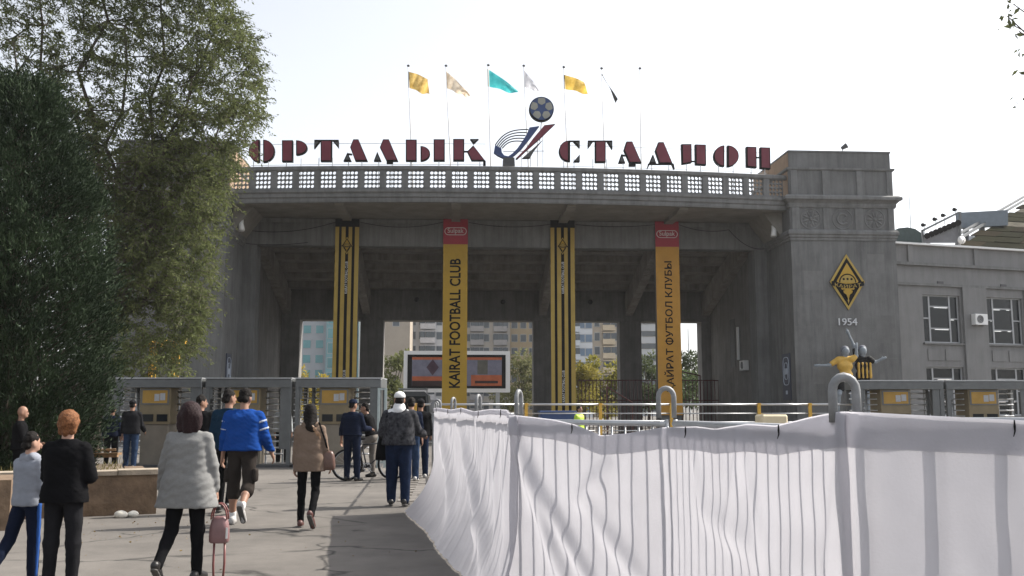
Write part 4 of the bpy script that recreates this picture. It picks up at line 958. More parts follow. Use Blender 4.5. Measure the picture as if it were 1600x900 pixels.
# the large drooping tree in front of the left tower
def big_tree():
    rr = random.Random(21); D = 34.0
    base = cam2w((150 - 800) / F_PX * D, D)
    t = thing('broadleaf_tree', 'large loose leaved tree with drooping twigs in front of the left tower', 'tree', base)
    tr = MB(); fork = base + Vector((0.1, 0, 3.4)); limb(tr, base, fork, 0.36, 0.28, 0.02)
    def px(u, v, d): r = ray(u, v); k = d / (r.x * math.sin(YAW) + r.y * math.cos(YAW)); return Vector((0, 0, EYE)) + r * k
    tips = []
    mains = [((90, 130), 34), ((195, 40), 33.6), ((250, -60), 34.5), ((300, 120), 33), ((330, 60), 34.8), ((60, -20), 34.6), ((150, -140), 34), ((290, 250), 33.2), ((250, 330), 32.8), ((345, 190), 34), ((20, 60), 35), ((-60, 160), 34), ((260, 430), 33.6), ((215, 250), 32.4), ((150, 200), 35.5)]
    for (u, v), d in mains:
        q = px(u, v, d); pts = limb(tr, fork + Vector((0, 0, rr.uniform(-.4, .8))), q, 0.11, 0.03, 0.06, 8, rr)
        for k in range(3, len(pts)):
            for _ in range(3):
                a = rr.uniform(0, 6.28); l = rr.uniform(0.8, 2.0); e_ = pts[k] + Vector((math.cos(a) * l, math.sin(a) * l, rr.uniform(-.5, 1.0)))
                sub = limb(tr, pts[k], e_, 0.035, 0.012, 0.1, 3, rr); tips += sub[1:]
    outline = [(-200, 420), (0, 352), (60, 392), (110, 402), (180, 404), (230, 372), (300, 345), (360, 338), (420, 325), (480, 322), (540, 308), (590, 292)]
    def umax(v):
        for (v0, u0), (v1, u1) in zip(outline, outline[1:]):
            if v0 <= v <= v1: return u0 + (u1 - u0) * (v - v0) / (v1 - v0)
        return 300
    # hanging twigs: clumps filling the crown, thinner towards top left, denser low right
    P_, D_l = [], []
    tw = MB()
    clumps = list(tips)
    for _ in range(3700):
        v = rr.uniform(-190, 585); um = umax(v); u = um - abs(rr.gauss(0, 1)) * 120 - rr.uniform(0, 30)
        if u < -150: continue
        if v < 330 and rr.random() < 0.62: u = rr.uniform(-120, um)
        if v > 480 and u < 150: continue
        if v > 330 and rr.random() < 0.5: continue
        clumps.append(px(u, v, 34 + rr.uniform(-2.4, 2.4)))
    edge = []
    for _ in range(300):
        v = rr.uniform(-150, 580); edge.append(px(umax(v) - rr.uniform(-6, 26), v, 34 + rr.uniform(-1.2, 1.2)))
    for ci, c in enumerate(clumps + edge):
        nt = 3
        for _ in range(nt):
            a = rr.uniform(0, 6.28); l = rr.uniform(0.3, 0.85); d0 = Vector((math.cos(a) * 0.8 + 0.25, math.sin(a) * 0.8, rr.uniform(-0.9, 0.35)))
            e_ = c + d0 * l; tw.tube([c, c + d0 * l * .55, e_ - Vector((0, 0, 0.12 * l))], [0.009, 0.006, 0.003], 3, caps=False)
            n_ = rr.randint(9, 17)
            for k in range(n_):
                s = (k + rr.random()) / n_; p = c.lerp(e_, s) + Vector((rr.gauss(0, .04), rr.gauss(0, .04), rr.gauss(0, .04) - .12 * l * s * s))
                P_.append(p); D_l.append(d0.normalized() * 0.7 + Vector((rr.gauss(0, .6), rr.gauss(0, .6), rr.gauss(-.35, .5))))
    P_ = np.array([tuple(p) for p in P_]); D_l = np.array([tuple(p) for p in D_l])
    tr.build('trunk', M_bark, t, smooth=True); 
    pal = [leafmat('tree_leaf', (0.068, 0.088, 0.034), (0.15, 0.172, 0.068))]
    o = bpy.data.objects.new('crown', leaf_mesh('crown', P_, D_l, 0.135, pal[0], 0.36)); attach(o, t)
    tw.build('twigs', M_bark, t)
    return len(P_)
nleaf = big_tree()

# the dark conifer on the left
def conifer():
    rr = random.Random(4); D = 19.5
    base = cam2w((10 - 800) / F_PX * D, D); H_ = 8.6
    t = thing('conifer', 'dense dark evergreen conifer at the left edge behind the low wall', 'tree', base)
    tr = MB(); limb(tr, base, base + Vector((0, 0, H_ - 0.5)), 0.22, 0.03, 0.01, 8, rr)
    prof = [(0.0, 1.3), (0.6, 1.5), (1.6, 1.85), (2.6, 1.9), (3.6, 1.85), (4.6, 1.68), (5.6, 1.5), (6.6, 1.12), (7.6, .68), (8.2, .42), (8.8, .08)]
    def rad(z):
        for (z0, r0), (z1, r1) in zip(prof, prof[1:]):
            if z0 <= z <= z1: return r0 + (r1 - r0) * (z - z0) / (z1 - z0)
        return 0.05
    P_, D_, = [], []
    def spray(c, out, L_, n_):
        for j in range(n_):
            q_ = j / n_; p = c + out * (L_ * q_) + Vector((rr.gauss(0, .04), rr.gauss(0, .04), rr.gauss(0, .03)))
            P_.append(p); D_.append(out * 0.9 + Vector((rr.gauss(0, .42), rr.gauss(0, .42), rr.gauss(.15, .35))))
    for k in range(11000):                                   # inner mass
        z = rr.uniform(0.15, H_)
        if rr.random() > (rad(z) / 1.95) ** 0.8: continue
        a = rr.uniform(0, 6.283); r = rad(z) * 0.88 * rr.random() ** 0.45
        spray(base + Vector((math.cos(a) * r, math.sin(a) * r, z)), Vector((math.cos(a), math.sin(a), rr.uniform(0.3, 1.2))).normalized(), rr.uniform(.2, .4), 10)
    for k in range(800):                                    # boughs that stand out as clumps
        z = rr.uniform(0.2, H_ - 0.1)
        if rr.random() > (rad(z) / 1.95) ** 0.7: continue
        a = rr.uniform(0, 6.283); r = rad(z) * rr.uniform(0.86, 1.08); out = Vector((math.cos(a), math.sin(a), rr.uniform(0.7, 1.5))).normalized()
        c = base + Vector((math.cos(a) * r, math.sin(a) * r, z)); tr.tube([base + Vector((0, 0, max(0.3, z - r * .6))), c], [0.025, 0.008], 4, caps=False)
        R_ = rr.uniform(0.16, 0.34)
        for q in range(rr.randint(9, 17)):
            d_ = Vector((rr.gauss(0, .6), rr.gauss(0, .6), rr.gauss(0.1, .8))) * R_
            spray(c + d_, (out + d_ * 1.2).normalized(), rr.uniform(.14, .34), 11)
    P_ = np.array([tuple(p) for p in P_]); D_ = np.array([tuple(p) for p in D_])
    tr.build('trunk', M_bark, t)
    o = bpy.data.objects.new('crown', leaf_mesh('crown', P_, D_, 0.10, leafmat('conifer_needles', (0.011, 0.022, 0.011), (0.034, 0.052, 0.026), 0.10), 0.26, 0.4, 0.1)); attach(o, t)
conifer()

# round garden trees and bushes beyond the gate
def small_tree(label, u, v_top, Y, w_, c, c2, n=2600, v_mid=None, name='broadleaf_tree', lf=0.32):
    rr = random.Random(int(u * 7 + Y)); top = at_y(u, v_top, Y); base = Vector((top.x, Y, 0))
    t = thing(name, label, 'tree', base, 0, 'trees beyond the gate'); H_ = top.z
    tr = MB(); limb(tr, base, base + Vector((0, 0, H_ * .5)), 0.16, 0.1, 0.03, 5, rr); P_, D_ = [], []
    cl = [(Vector((rr.gauss(0, .42) * w_, rr.gauss(0, .42) * w_, H_ * rr.uniform(.28, .88))), rr.uniform(.35, .7) * w_ * .55) for _ in range(14)]
    for c0, r in cl: limb(tr, base + Vector((0, 0, H_ * .4)), base + c0, 0.06, 0.02, 0.05, 3, rr)
    for k in range(n):
        c0, r = rr.choice(cl); d = Vector((rr.gauss(0, 1), rr.gauss(0, 1), rr.gauss(0, 1))).normalized(); p = base + c0 + d * r * rr.random() ** .35
        if p.z < 0.3: p.z = 0.3
        P_.append(tuple(p)); D_.append((d.x + rr.gauss(0, .5), d.y + rr.gauss(0, .5), d.z - .3 + rr.gauss(0, .5)))
    tr.build('trunk', M_bark, t); o = bpy.data.objects.new('crown', leaf_mesh('crown', np.array(P_), np.array(D_), lf, leafmat('leaf_%d' % int(u), c, c2), 0.5)); attach(o, t)
small_tree('olive green tree left of the display screen', 617, 545, 84, 2.6, (0.09, 0.11, 0.04), (0.16, 0.17, 0.07))
small_tree('grey green tree right of the display screen', 815, 548, 86, 3.0, (0.10, 0.11, 0.045), (0.17, 0.17, 0.08))
small_tree('yellowing bush right of the second striped banner', 912, 566, 82, 2.8, (0.16, 0.15, 0.03), (0.26, 0.22, 0.05))
small_tree('bright yellow green tree before the beige block', 948, 553, 88, 3.0, (0.15, 0.16, 0.03), (0.28, 0.25, 0.05))
small_tree('dark green tree left of the Cyrillic banner', 1012, 545, 86, 2.6, (0.05, 0.07, 0.03), (0.10, 0.12, 0.05))
small_tree('dark pine in the rightmost gate opening', 1092, 538, 92, 3.2, (0.03, 0.045, 0.02), (0.07, 0.09, 0.04))
small_tree('low green tree right of the Cyrillic banner', 1064, 562, 84, 2.4, (0.06, 0.09, 0.04), (0.11, 0.14, 0.06))
small_tree('yellow flowering bush at the foot of the grey block', 480, 572, 90, 2.6, (0.22, 0.18, 0.03), (0.36, 0.28, 0.05))

# overhanging tree whose twigs reach into the top right corner
def corner_tree():
    rr = random.Random(8); base = cam2w(11.5, 15.0); t = thing('overhanging_tree', 'tree at the right whose twig tips hang into the top right corner', 'tree', base)
    tr = MB(); fork = base + Vector((0, 0, 4.0)); limb(tr, base, fork, 0.28, 0.2, 0.02, 6, rr); P_, D_ = [], []
    def px(u, v, d): r = ray(u, v); k = d / (r.x * math.sin(YAW) + r.y * math.cos(YAW)); return Vector((0, 0, EYE)) + r * k
    tips = [px(1583, 6, 15), px(1574, 25, 14.8), px(1580, 38, 15.2), px(1592, 48, 15), px(1596, 84, 15.1), px(1598, 112, 15)] + [px(1640 + rr.uniform(0, 260), rr.uniform(-250, 160), 15 + rr.uniform(-2, 2)) for _ in range(40)]
    for i, q in enumerate(tips):
        st = fork + Vector((rr.uniform(-.5, .5), rr.uniform(-.5, .5), rr.uniform(.2, 2))); limb(tr, st, q, 0.07 if i > 5 else 0.04, 0.008, 0.06, 6, rr)
        n_ = (7 if i < 3 else 3) if i < 6 else 70
        for _ in range(n_):
            sp = 0.05 if i < 6 else 0.4; P_.append(tuple(q + Vector((rr.gauss(0, sp), rr.gauss(0, sp), rr.gauss(0, sp))))); D_.append((rr.gauss(-.3, .6), rr.gauss(0, .6), rr.gauss(-.5, .4)))
    tr.build('trunk', M_bark, t); o = bpy.data.objects.new('crown', leaf_mesh('crown', np.array(P_), np.array(D_), 0.13, leafmat('corner_leaf', (0.05, 0.06, 0.03), (0.10, 0.11, 0.05)), 0.45)); attach(o, t)
corner_tree()

# ================================================================== low wall and planting bed at the left
M_rubble = mat('brown_rubble_render', (0.16, 0.108, 0.068), 0.95, 0.35, 3.5, 0.9, 14, streak=0.2)
M_cope = mat('wall_coping', (0.30, 0.25, 0.19), 0.95, 0.25, 5, 0.6, 25, objrand=0.12)
e0 = gr(246, 803); e1 = gr(0, 813); dv = (e1 - e0).normalized(); nv_ = Vector((-dv.y, dv.x, 0)); nv_ = nv_ if nv_.y > 0 else -nv_
lw = thing('low_wall', 'low brown rubble wall of the planting bed at the left', 'wall', e0)
def lwb(nm, s0, s1, o0, o1, z0, z1, m, rough=0.0, seed=0):
    ns = max(1, int((s1 - s0) / 0.12)); nz = 6; mb = MB(); c_ = lambda s, o, z: e0 + dv * s + nv_ * o + Vector((0, 0, z))
    def fr(i, j):
        s = s0 + (s1 - s0) * i; z = z0 + (z1 - z0) * j; q = c_(s, o0, z); return q - nv_ * rough * mnoise.noise(q * 3.1)
    mb.grid(lambda i, j: fr(i, j), ns, nz)
    mb.grid(lambda i, j: (c_(s0 + (s1 - s0) * i, o0, z1) - nv_ * rough * mnoise.noise(c_(s0 + (s1 - s0) * i, o0, z1) * 3.1)).lerp(c_(s0 + (s1 - s0) * i, o1, z1), j), ns, 3)
    v = [c_(s0, o0 + rough, z0), c_(s0, o1, z0), c_(s0, o1, z1), c_(s0, o0 + rough, z1)]; mb.add(v, [(0, 1, 2, 3)])
    v = [c_(s1, o0 + rough, z0), c_(s1, o1, z0), c_(s1, o1, z1), c_(s1, o0 + rough, z1)]; mb.add(v, [(3, 2, 1, 0)])
    v = [c_(s0, o1, z0), c_(s1, o1, z0), c_(s1, o1, z1), c_(s0, o1, z1)]; mb.add(v, [(0, 1, 2, 3)])
    return mb.build(nm, m, lw)
lwb('wall_body', 0.02, 7.0, 0.03, 0.42, -0.02, 0.60, M_rubble, 0.035)
s = -0.02; rr = random.Random(3)
while s < 7.0:
    L_ = rr.uniform(0.55, 0.85); lwb('coping_stone', s, s + L_ - 0.012, -0.01 + rr.uniform(-.012, .012), 0.46, 0.603, 0.68 + rr.uniform(-.015, .02), M_cope, 0.018); s += L_
pp = gr(13, 829); lwp = MB()
qq = [pp, pp - dv * 0.0 + nv_ * 1.2, pp + dv * 1.6 + nv_ * 1.2, pp + dv * 1.6]
lwp.add([tuple(p + Vector((0, 0, z))) for z in (-.02, 0.665) for p in qq], [(0, 3, 2, 1), (4, 5, 6, 7), (0, 1, 5, 4), (1, 2, 6, 5), (2, 3, 7, 6), (3, 0, 4, 7)]); lwp.build('wall_pier', M_rubble, lw)
# return leg of the bed, running back from the near end
lw2 = MB(); bx0 = e0 + nv_ * 0.47
rb = [bx0, bx0 + nv_ * 4.5, bx0 + nv_ * 4.5 + dv * 0.35, bx0 + dv * 0.35]
lw2.add([tuple(p + Vector((0, 0, z))) for z in (-.02, 0.47) for p in rb], [(0, 3, 2, 1), (4, 5, 6, 7), (0, 1, 5, 4), (1, 2, 6, 5), (2, 3, 7, 6), (3, 0, 4, 7)]); lw2.build('return_wall', M_rubble, lw)
bed = MB(); p0 = e0 + nv_ * 0.42 + dv * 0.36; q = [p0, p0 + nv_ * 6, p0 + nv_ * 6 + dv * 14, p0 + dv * 14]
def bedf(i, j):
    p = q[0].lerp(q[3], i).lerp(q[1].lerp(q[2], i), j); return p + Vector((0, 0, 0.44 + 0.12 * mnoise.noise(p * 0.8) + 0.05 * mnoise.noise(p * 4)))
bed.grid(bedf, 60, 30); tag(bed.build('planting_bed', mat('dry_soil', (0.13, 0.10, 0.07), 0.95, 0.4, 3, 0.8, 20), None, smooth=True), 'dry earth of the planting bed behind the low wall', None, kind='structure')
for (u, v, r, lb) in ((189, 809, .085, 'left of the two white stones at the foot of the low wall'), (207.5, 808, .07, 'right of the two white stones at the foot of the low wall')):
    g = gr(u, v); mb = MB().sphere((g.x, g.y, r * .55), r * 1.25, r, r * .75, 12, 8); mb.v = [tuple(Vector(p) + Vector((1, 1, 1)) * 0.012 * mnoise.noise(Vector(p) * 14)) for p in mb.v]
    tag(mb.build('stone', mat('white_stone', (0.60, 0.57, 0.50), 0.9, 0.2, 12), None, smooth=True), lb, 'stone', 'white stones by the low wall')
# timber offcuts on the bed
pl = thing('timber_pile', 'short brown planks lying on the bed beside the conifer', 'planks', cam2w(-9.0, 20.8, 0.5))
for i, (x, dd, z, a) in enumerate(((-9.0, 20.8, 0.60, 0.1), (-8.8, 20.6, 0.66, -0.25), (-9.1, 20.9, 0.72, 0.3))):
    c = cam2w(x, dd, z); d = Vector((math.cos(a), math.sin(a), 0.03)) * 0.55; MB().bar(c - d, c + d, 0.16, 0.05).build('plank', mat('old_timber', (0.20, 0.12, 0.06), 0.9, 0.25, 9), pl)
# dry grass tufts on the bed
gp = []; gd = []
for _ in range(5200):
    i, j = random.random(), random.random() ** 1.4; p = bedf(i, j); gp.append(tuple(p)); gd.append((random.gauss(0, .4), random.gauss(0, .4), 1))
o = bpy.data.objects.new('grass', leaf_mesh('grass', np.array(gp), np.array(gd), 0.13, leafmat('dry_grass', (0.09, 0.085, 0.03), (0.2, 0.17, 0.07)), 0.10, 0.5, 0.6)); attach(o, None); tag(o, 'sparse dry grass growing on the planting bed', 'grass', kind='stuff')

# ================================================================== yellow frame, turnstiles, railings
yfr = thing('yellow_frame', 'yellow steel pergola frame behind the left turnstile', 'frame', cam2w((258 - 800) / F_PX * 36, 36))
def yb(a, b, w_=0.12): MB().bar(a, b, w_, w_).build('frame_bar', M_ypaint, yfr)
def PX(u, v, d): r = ray(u, v); k = d / (r.x * math.sin(YAW) + r.y * math.cos(YAW)); return Vector((0, 0, EYE)) + r * k
for u, d in ((237, 36), (243, 37.6), (272, 36), (279, 37.6)): p = PX(u, 536, d); yb((p.x, p.y, 0), p)
yb(PX(229, 538, 36), PX(288, 536, 36)); yb(PX(232, 537, 37.6), PX(290, 535, 37.6))
for u in (233, 255, 283): yb(PX(u - 6, 540, 35.4), PX(u + 8, 532, 38.4), 0.10)

M_tsteel = mat('turnstile_grey', (0.13, 0.137, 0.14), 0.42, 0.12, 5, metal=0.3)
M_cab = mat('turnstile_cabinet', (0.19, 0.15, 0.085), 0.5, 0.14, 3)
M_cab2 = mat('turnstile_cabinet_lower', (0.20, 0.175, 0.14), 0.45, 0.12, 3, metal=0.2)
M_board = mat('notice_yellow', (0.36, 0.21, 0.035), 0.5, 0.12, 4)
M_paper = mat('notice_paper', (0.36, 0.37, 0.39), 0.6, 0.12, 20)
def turnstile():
    t = thing('turnstile', '', 'turnstile', (0, 0, 0), 0, 'full height turnstiles'); W = 2.45; H_ = 2.5
    B = lambda nm, m, *a, b=0.0, par=None: (MB().bbox(*a, b) if b else MB().box(*a)).build(nm, m, par or t, local=True)
    B('base_plate', M_dgrey, 0, -0.1, 0, W - .01, 1.3, 0.07)
    for x in (0.01, W - 0.13):
        for y in (0.0, 1.1): B('post', M_tsteel, x, y, 0.07, x + 0.11, y + 0.11, 2.22)
    tb = B('top_beam', M_tsteel, 0, -0.02, 2.221, W - 0.02, 1.23, 2.46, b=0.02); B('edge_trim', M_galv, 0.0, -0.035, 2.462, W - 0.02, 1.245, 2.5, par=tb)
    B('side_panel', M_tsteel, W - 0.34, 0.02, 0.5, W - 0.135, 0.05, 2.22); B('side_panel', M_tsteel, 0.122, 0.02, 1.9, 0.2, 0.05, 2.22)
    cb = B('cabinet', M_cab, 0.66, 0.1, 1.2, 1.52, 1.0, 2.22, b=0.015); B('cabinet_base', M_cab2, 0.70, 0.14, 0.071, 1.48, 0.96, 1.198, b=0.015, par=cb)
    nb = B('notice_board', M_board, 0.74, 0.075, 1.78, 1.44, 0.098, 2.14); B('paper', M_paper, 1.08, 0.066, 1.84, 1.22, 0.073, 2.04, par=nb); B('paper', M_paper, 1.24, 0.066, 1.86, 1.38, 0.073, 2.06, par=nb)
    B('board_frame', M_tsteel, 0.70, 0.08, 2.142, 1.48, 0.099, 2.18, par=nb); B('board_frame', M_tsteel, 0.70, 0.08, 1.74, 1.48, 0.099, 1.778, par=nb); B('board_frame', M_tsteel, 0.70, 0.08, 1.778, 0.738, 0.099, 2.142, par=nb); B('board_frame', M_tsteel, 1.442, 0.08, 1.778, 1.48, 0.099, 2.142, par=nb)
    for x in (0.76, 1.16): B('reader_window', M_glass, x, 0.08, 1.27, x + 0.30, 0.098, 1.47, par=cb)
    rp = MB().tube([(0.40, 0.62, 0.07), (0.40, 0.62, 2.22)], 0.05, 10).build('rotor_post', M_galv, t, smooth=True, local=True)
    am = MB()
    for a in (200, 320, 80): am.tube([(0, 0, 0), (0.56 * math.cos(R(a)), 0.56 * math.sin(R(a)), 0)], 0.019, 6)
    am = am.mesh('rotor_arm', M_chrome, True)
    for k in range(11): inst('rotor_arm', am, rp, (0.40, 0.62, 0.35 + k * 0.175), local=True)
    for x in (1.62, 2.10): MB().tube([(x, 0.55, 0.07), (x, 0.55, 2.22)], 0.028, 8).build('comb_post', M_galv, t, local=True)
    cm = MB().tube([(1.58, 0.5, 0), (2.12, 0.5, 0)], 0.024, 6).mesh('comb_bar', M_chrome, True)
    for k in range(11): inst('comb_bar', cm, t, (0, 0, 0.35 + k * 0.175), local=True)
    cl = MB().tube([(0.19, 0.1, 0), (0.19, 0.55, 0)], 0.016, 6).mesh('comb_bar', M_chrome, True)
    for k in range(11): inst('comb_bar', cl, t, (0, 0, 0.42 + k * 0.175), local=True)
    return t
def copy_tree(o, parent=None):
    c = o.copy(); col.objects.link(c); c.parent = parent
    for ch in o.children: copy_tree(ch, c)
    return c
ts0 = turnstile()
spots = []
dL = 27.2; x0 = (184 - 800) / F_PX * dL
for i in range(3): spots.append((x0 + 2.53 * i, dL, ['full height grey turnstile beside the conifer, leftmost', 'full height grey turnstile behind the person in the blue sweater', 'full height grey turnstile behind the bicycle'][i]))
dR = 29.6; x1 = (1338 - 800) / F_PX * dR
for i in range(3): spots.append((x1 + 2.70 * i, dR, ['full height turnstile right of the two painted footballers', 'full height turnstile at the right edge under the office windows', 'full height turnstile mostly out of the picture at far right'][i]))
for i, (x, d, lb) in enumerate(spots[:5]):
    o = ts0 if i == 0 else copy_tree(ts0)
    o.location = cam2w(x, d); o.rotation_euler = (0, 0, -YAW); o['label'] = lb
    if i > 2: o.scale = (1.08, 1, 1.0)

# swing gate frame right of the left turnstiles
gt = thing('gate_frame', 'pale narrow steel gate frame at the right end of the left turnstiles', 'gate', cam2w((597 - 800) / F_PX * dL, dL))
for u in (594.5, 605): p = cam2w((u - 800) / F_PX * dL, dL - 0.15); MB().bar((p.x, p.y, 0), (p.x, p.y, 2.2), 0.07, 0.07).build('upright', mat('pale_steel', (0.38, 0.44, 0.44), 0.4, 0.1, 6, metal=0.3), gt)
p, q = cam2w((596.5 - 800) / F_PX * dL, dL - 0.15), cam2w((603 - 800) / F_PX * dL, dL - 0.15)
for z in (2.17, 1.2, 0.15): MB().bar((p.x, p.y, z), (q.x, q.y, z), 0.05, 0.05).build('crossbar', MATS['pale_steel'], gt)

# white topped yellow railing across the forecourt
dRl = 30.0; rl = thing('railing', 'long yellow post railing with white rails behind the cloth fence', 'railing', cam2w(2.0, dRl))
ra = lambda u, z: cam2w((u - 800) / F_PX * dRl, dRl, z)
for z, r in ((1.76, 0.032), (1.48, 0.018), (1.22, 0.018), (0.95, 0.018), (0.6, 0.018)):
    us = [650, 822, 937, 1047, 1183, 1262, 1336]
    for a, b in zip(us, us[1:]): MB().tube([ra(a + 2.2, z), ra(b - 2.2, z)], r, 6).build('rail', M_chrome if r > .03 else M_galv, rl, smooth=True)
for u in (650, 822, 937, 1047, 1183, 1262, 1336): p = ra(u, 0); MB().box(p.x - .045, p.y - .045, 0, p.x + .045, p.y + .045, 1.8).build('post', M_ypaint, rl)
# dark red bar fence inside the passage
bf = thing('bar_fence', 'tall dark red bar fence in the right gate openings', 'fence', (11, 62.5, 0))
M_dred = mat('dark_red_steel', (0.10, 0.028, 0.028), 0.5, 0.2, 6)
fx0, fx1 = at_y(903, 600, 62.5).x, at_y(1128, 600, 62.5).x
bm = MB().tube([(0, 0, 0.1), (0, 0, 3.55)], 0.028, 6).mesh('bar', M_dred)
nb_ = int((fx1 - fx0) / 0.24)
for i in range(nb_ + 1): inst('bar', bm, bf, (fx0 + (fx1 - fx0) * i / nb_, 62.5, 0))
for z in (0.25, 2.2, 3.5): MB().bar((fx0, 62.45, z), (fx1, 62.45, z), 0.05, 0.07).build('rail', M_dred, bf)
a, b = at_y(948, 604, 60.5), at_y(988, 629, 60.5); hr = MB().tube([a, b], 0.045, 6); hr.tube([a, (a.x, a.y, 0)], 0.04, 6); hr.tube([b, (b.x, b.y, 0)], 0.04, 6); o = hr.build('handrail', mat('faded_red_tube', (0.30, 0.12, 0.10), 0.5), None); tag(o, 'faded red sloping handrail in front of the bar fence', 'handrail')
a, b = at_y(1062, 580, 61), at_y(1094, 587, 61); hr = MB().tube([a, b], 0.045, 6); hr.tube([a, (a.x, a.y, 0)], 0.04, 6); hr.tube([b, (b.x, b.y, 0)], 0.04, 6); tag(hr.build('handrail', M_dred, None), 'dark handrail sloping across the rightmost gate opening', 'handrail')

# parked van under the gate
def van():
    Y = 57.0; c = at_y(644, 640, Y); t = thing('van', 'dark grey van with a roof rack parked beyond the left turnstiles', 'van', (c.x, Y, 0)); x = c.x; hw = 1.02
    prof = [(-hw, 0.45), (-hw, 1.35), (-hw + .10, 2.45), (-hw + .32, 2.66), (hw - .32, 2.66), (hw - .10, 2.45), (hw, 1.35), (hw, 0.45)]
    MB().prism([(x + a, z) for a, z in prof], Y, Y + 4.8).build('body', mat('van_grey', (0.10, 0.105, 0.11), 0.3, 0.1, 2, metal=0.3), t)
    MB().prism([(x - .86, 1.45), (x + .86, 1.45), (x + .78, 2.38), (x - .78, 2.38)], Y - 0.02, Y - 0.003).build('windscreen', M_glass, t)
    MB().prism([(x - .75, 0.8), (x + .75, 0.8), (x + .75, 1.1), (x - .75, 1.1)], Y - 0.03, Y - 0.003).build('grille', M_black, t)
    for s_ in (-1, 1):
        MB().box(x + s_ * .82 - .14, Y - .04, .9, x + s_ * .82 + .14, Y - .003, 1.15).build('headlight', M_white, t)
        MB().box(x + s_ * 1.17 - .1, Y + .5, 1.45, x + s_ * 1.17 + .1, Y + .6, 1.8).build('mirror', M_black, t)
        for yy in (.9, 3.8):
            w_ = MB().tube([(x + s_ * .95, Y + yy, .36), (x + s_ * .75, Y + yy, .36)], .36, 18).build('wheel', M_black, t); MB().tube([(x + s_ * .96, Y + yy, .36), (x + s_ * .951, Y + yy, .36)], .22, 14).build('rim', M_galv, w_)
    MB().box(x - .98, Y - .06, .42, x + .98, Y - .003, .68).build('bumper', M_black, t)
    for yy in (.3, 1.6, 3.0): MB().tube([(x - .8, Y + yy, 2.66), (x - .8, Y + yy, 2.82), (x + .8, Y + yy, 2.82), (x + .8, Y + yy, 2.66)], .03, 6).build('roof_rack', M_white, t)
    for s_ in (-1, 1): MB().tube([(x + s_ * .8, Y + .2, 2.84), (x + s_ * .8, Y + 3.2, 2.84)], .03, 6).build('roof_rack', M_white, t)
van()
# blue bin and cream cabinet behind the cloth fence
g = PX(872, 645, 34); bn = thing('waste_container', 'dark blue steel container behind the railing', 'container', (g.x, g.y, 0))
MB().bbox(g.x - .62, g.y, .12, g.x + .62, g.y + .9, 1.5, .03).build('bin_body', mat('blue_steel', (0.03, 0.06, 0.16), 0.5, 0.15, 3), bn); MB().bbox(g.x - .66, g.y - .03, 1.502, g.x + .66, g.y + .93, 1.56, .02).build('lid', MATS['blue_steel'], bn)
for s_ in (-1, 1): MB().tube([(g.x + s_ * .5, g.y + .1, 0.07), (g.x + s_ * .5, g.y + .16, 0.07)], .07, 10).build('castor', M_black, bn)
g = PX(1211, 650, 16); cbn = thing('cream_cabinet', 'cream metal cabinet whose top shows above the cloth fence', 'cabinet', (g.x, g.y, 0))
MB().bbox(g.x - .22, g.y, 0.0, g.x + .22, g.y + .4, 1.52, .03).build('casing', M_cream, cbn); MB().box(g.x - .18, g.y - .006, .3, g.x + .18, g.y - .001, 1.38).build('door', mat('cream_door', (0.55, 0.46, 0.30), 0.6), cbn)
MB().box(g.x + .12, g.y - .03, .8, g.x + .15, g.y - .0065, .95).build('handle', M_galv, cbn)

# ================================================================== crowd barriers and the white cloth
bar_me = {}
def barrier(p, q, label, sp=0.125, r=0.008, top=1.50, feet=True, loop_dir=None, thick=0.022, foot_side=-1, z0=0.16):
    """p, q in camera aligned ground axes"""
    P0, Q0 = cam2w(*p), cam2w(*q); d = (Q0 - P0); L_ = d.length; d.normalize(); n = Vector((d.y, -d.x, 0))
    t = thing('crowd_barrier', label, 'barrier', P0, 0, 'steel crowd barriers')
    W_ = lambda s, o, z: P0 + d * s + n * o + Vector((0, 0, z))
    MB().tube([W_(0.06, 0, top), W_(L_ - 0.06, 0, top)], thick, 10).build('top_rail', M_galv, t, smooth=True)
    MB().tube([W_(0.06, 0, z0), W_(L_ - 0.06, 0, z0)], thick, 8).build('bottom_rail', M_galv, t, smooth=True)
    nb = max(1, int(round((L_ - 0.12) / sp)))
    for i in range(1, nb): s = 0.06 + (L_ - 0.12) * i / nb; MB().tube([W_(s, 0, z0), W_(s, 0, top)], r, 6).build('bar', M_galv, t, smooth=True)
    ld = (cam2w(1, 0) if loop_dir is None else loop_dir).normalized()
    for s in (0.06, L_ - 0.06):
        MB().tube([W_(s, 0, 0.03), W_(s, 0, top + 0.03)], thick * 0.65, 10).build('end_post', M_galv, t, smooth=True)
        if feet:
            f = MB().bar(W_(s, -0.32, 0.012), W_(s, 0.32, 0.012), 0.05, 0.024); f.build('foot', M_black, t)
    s = L_ - 0.06; c = W_(s, 0, 0); w2 = 0.056; c = c - ld * w2
    pts = [c + Vector((0, 0, top + 0.04)), c + Vector((0, 0, top + 0.17))] + [c + ld * (w2 - w2 * math.cos(math.pi * k / 8)) + Vector((0, 0, top + 0.19 + w2 * 1.15 * math.sin(math.pi * k / 8))) for k in range(9)] + [c + ld * 2 * w2 + Vector((0, 0, top + 0.17)), c + ld * 2 * w2 + Vector((0, 0, top + 0.04))]
    MB().tube(pts, thick * 0.85, 10).build('hook_loop', M_loop, t, smooth=True)
    return t
S0, S1, SA, SB, SC = (-1.2, 15.5), (0.08, 8.0), (1.13, 7.0), (1.60, 4.5), (4.6, 4.35)
lp = lambda a, b, t: (a[0] + (b[0] - a[0]) * t, a[1] + (b[1] - a[1]) * t)
S9 = (-1.95, 23.8)
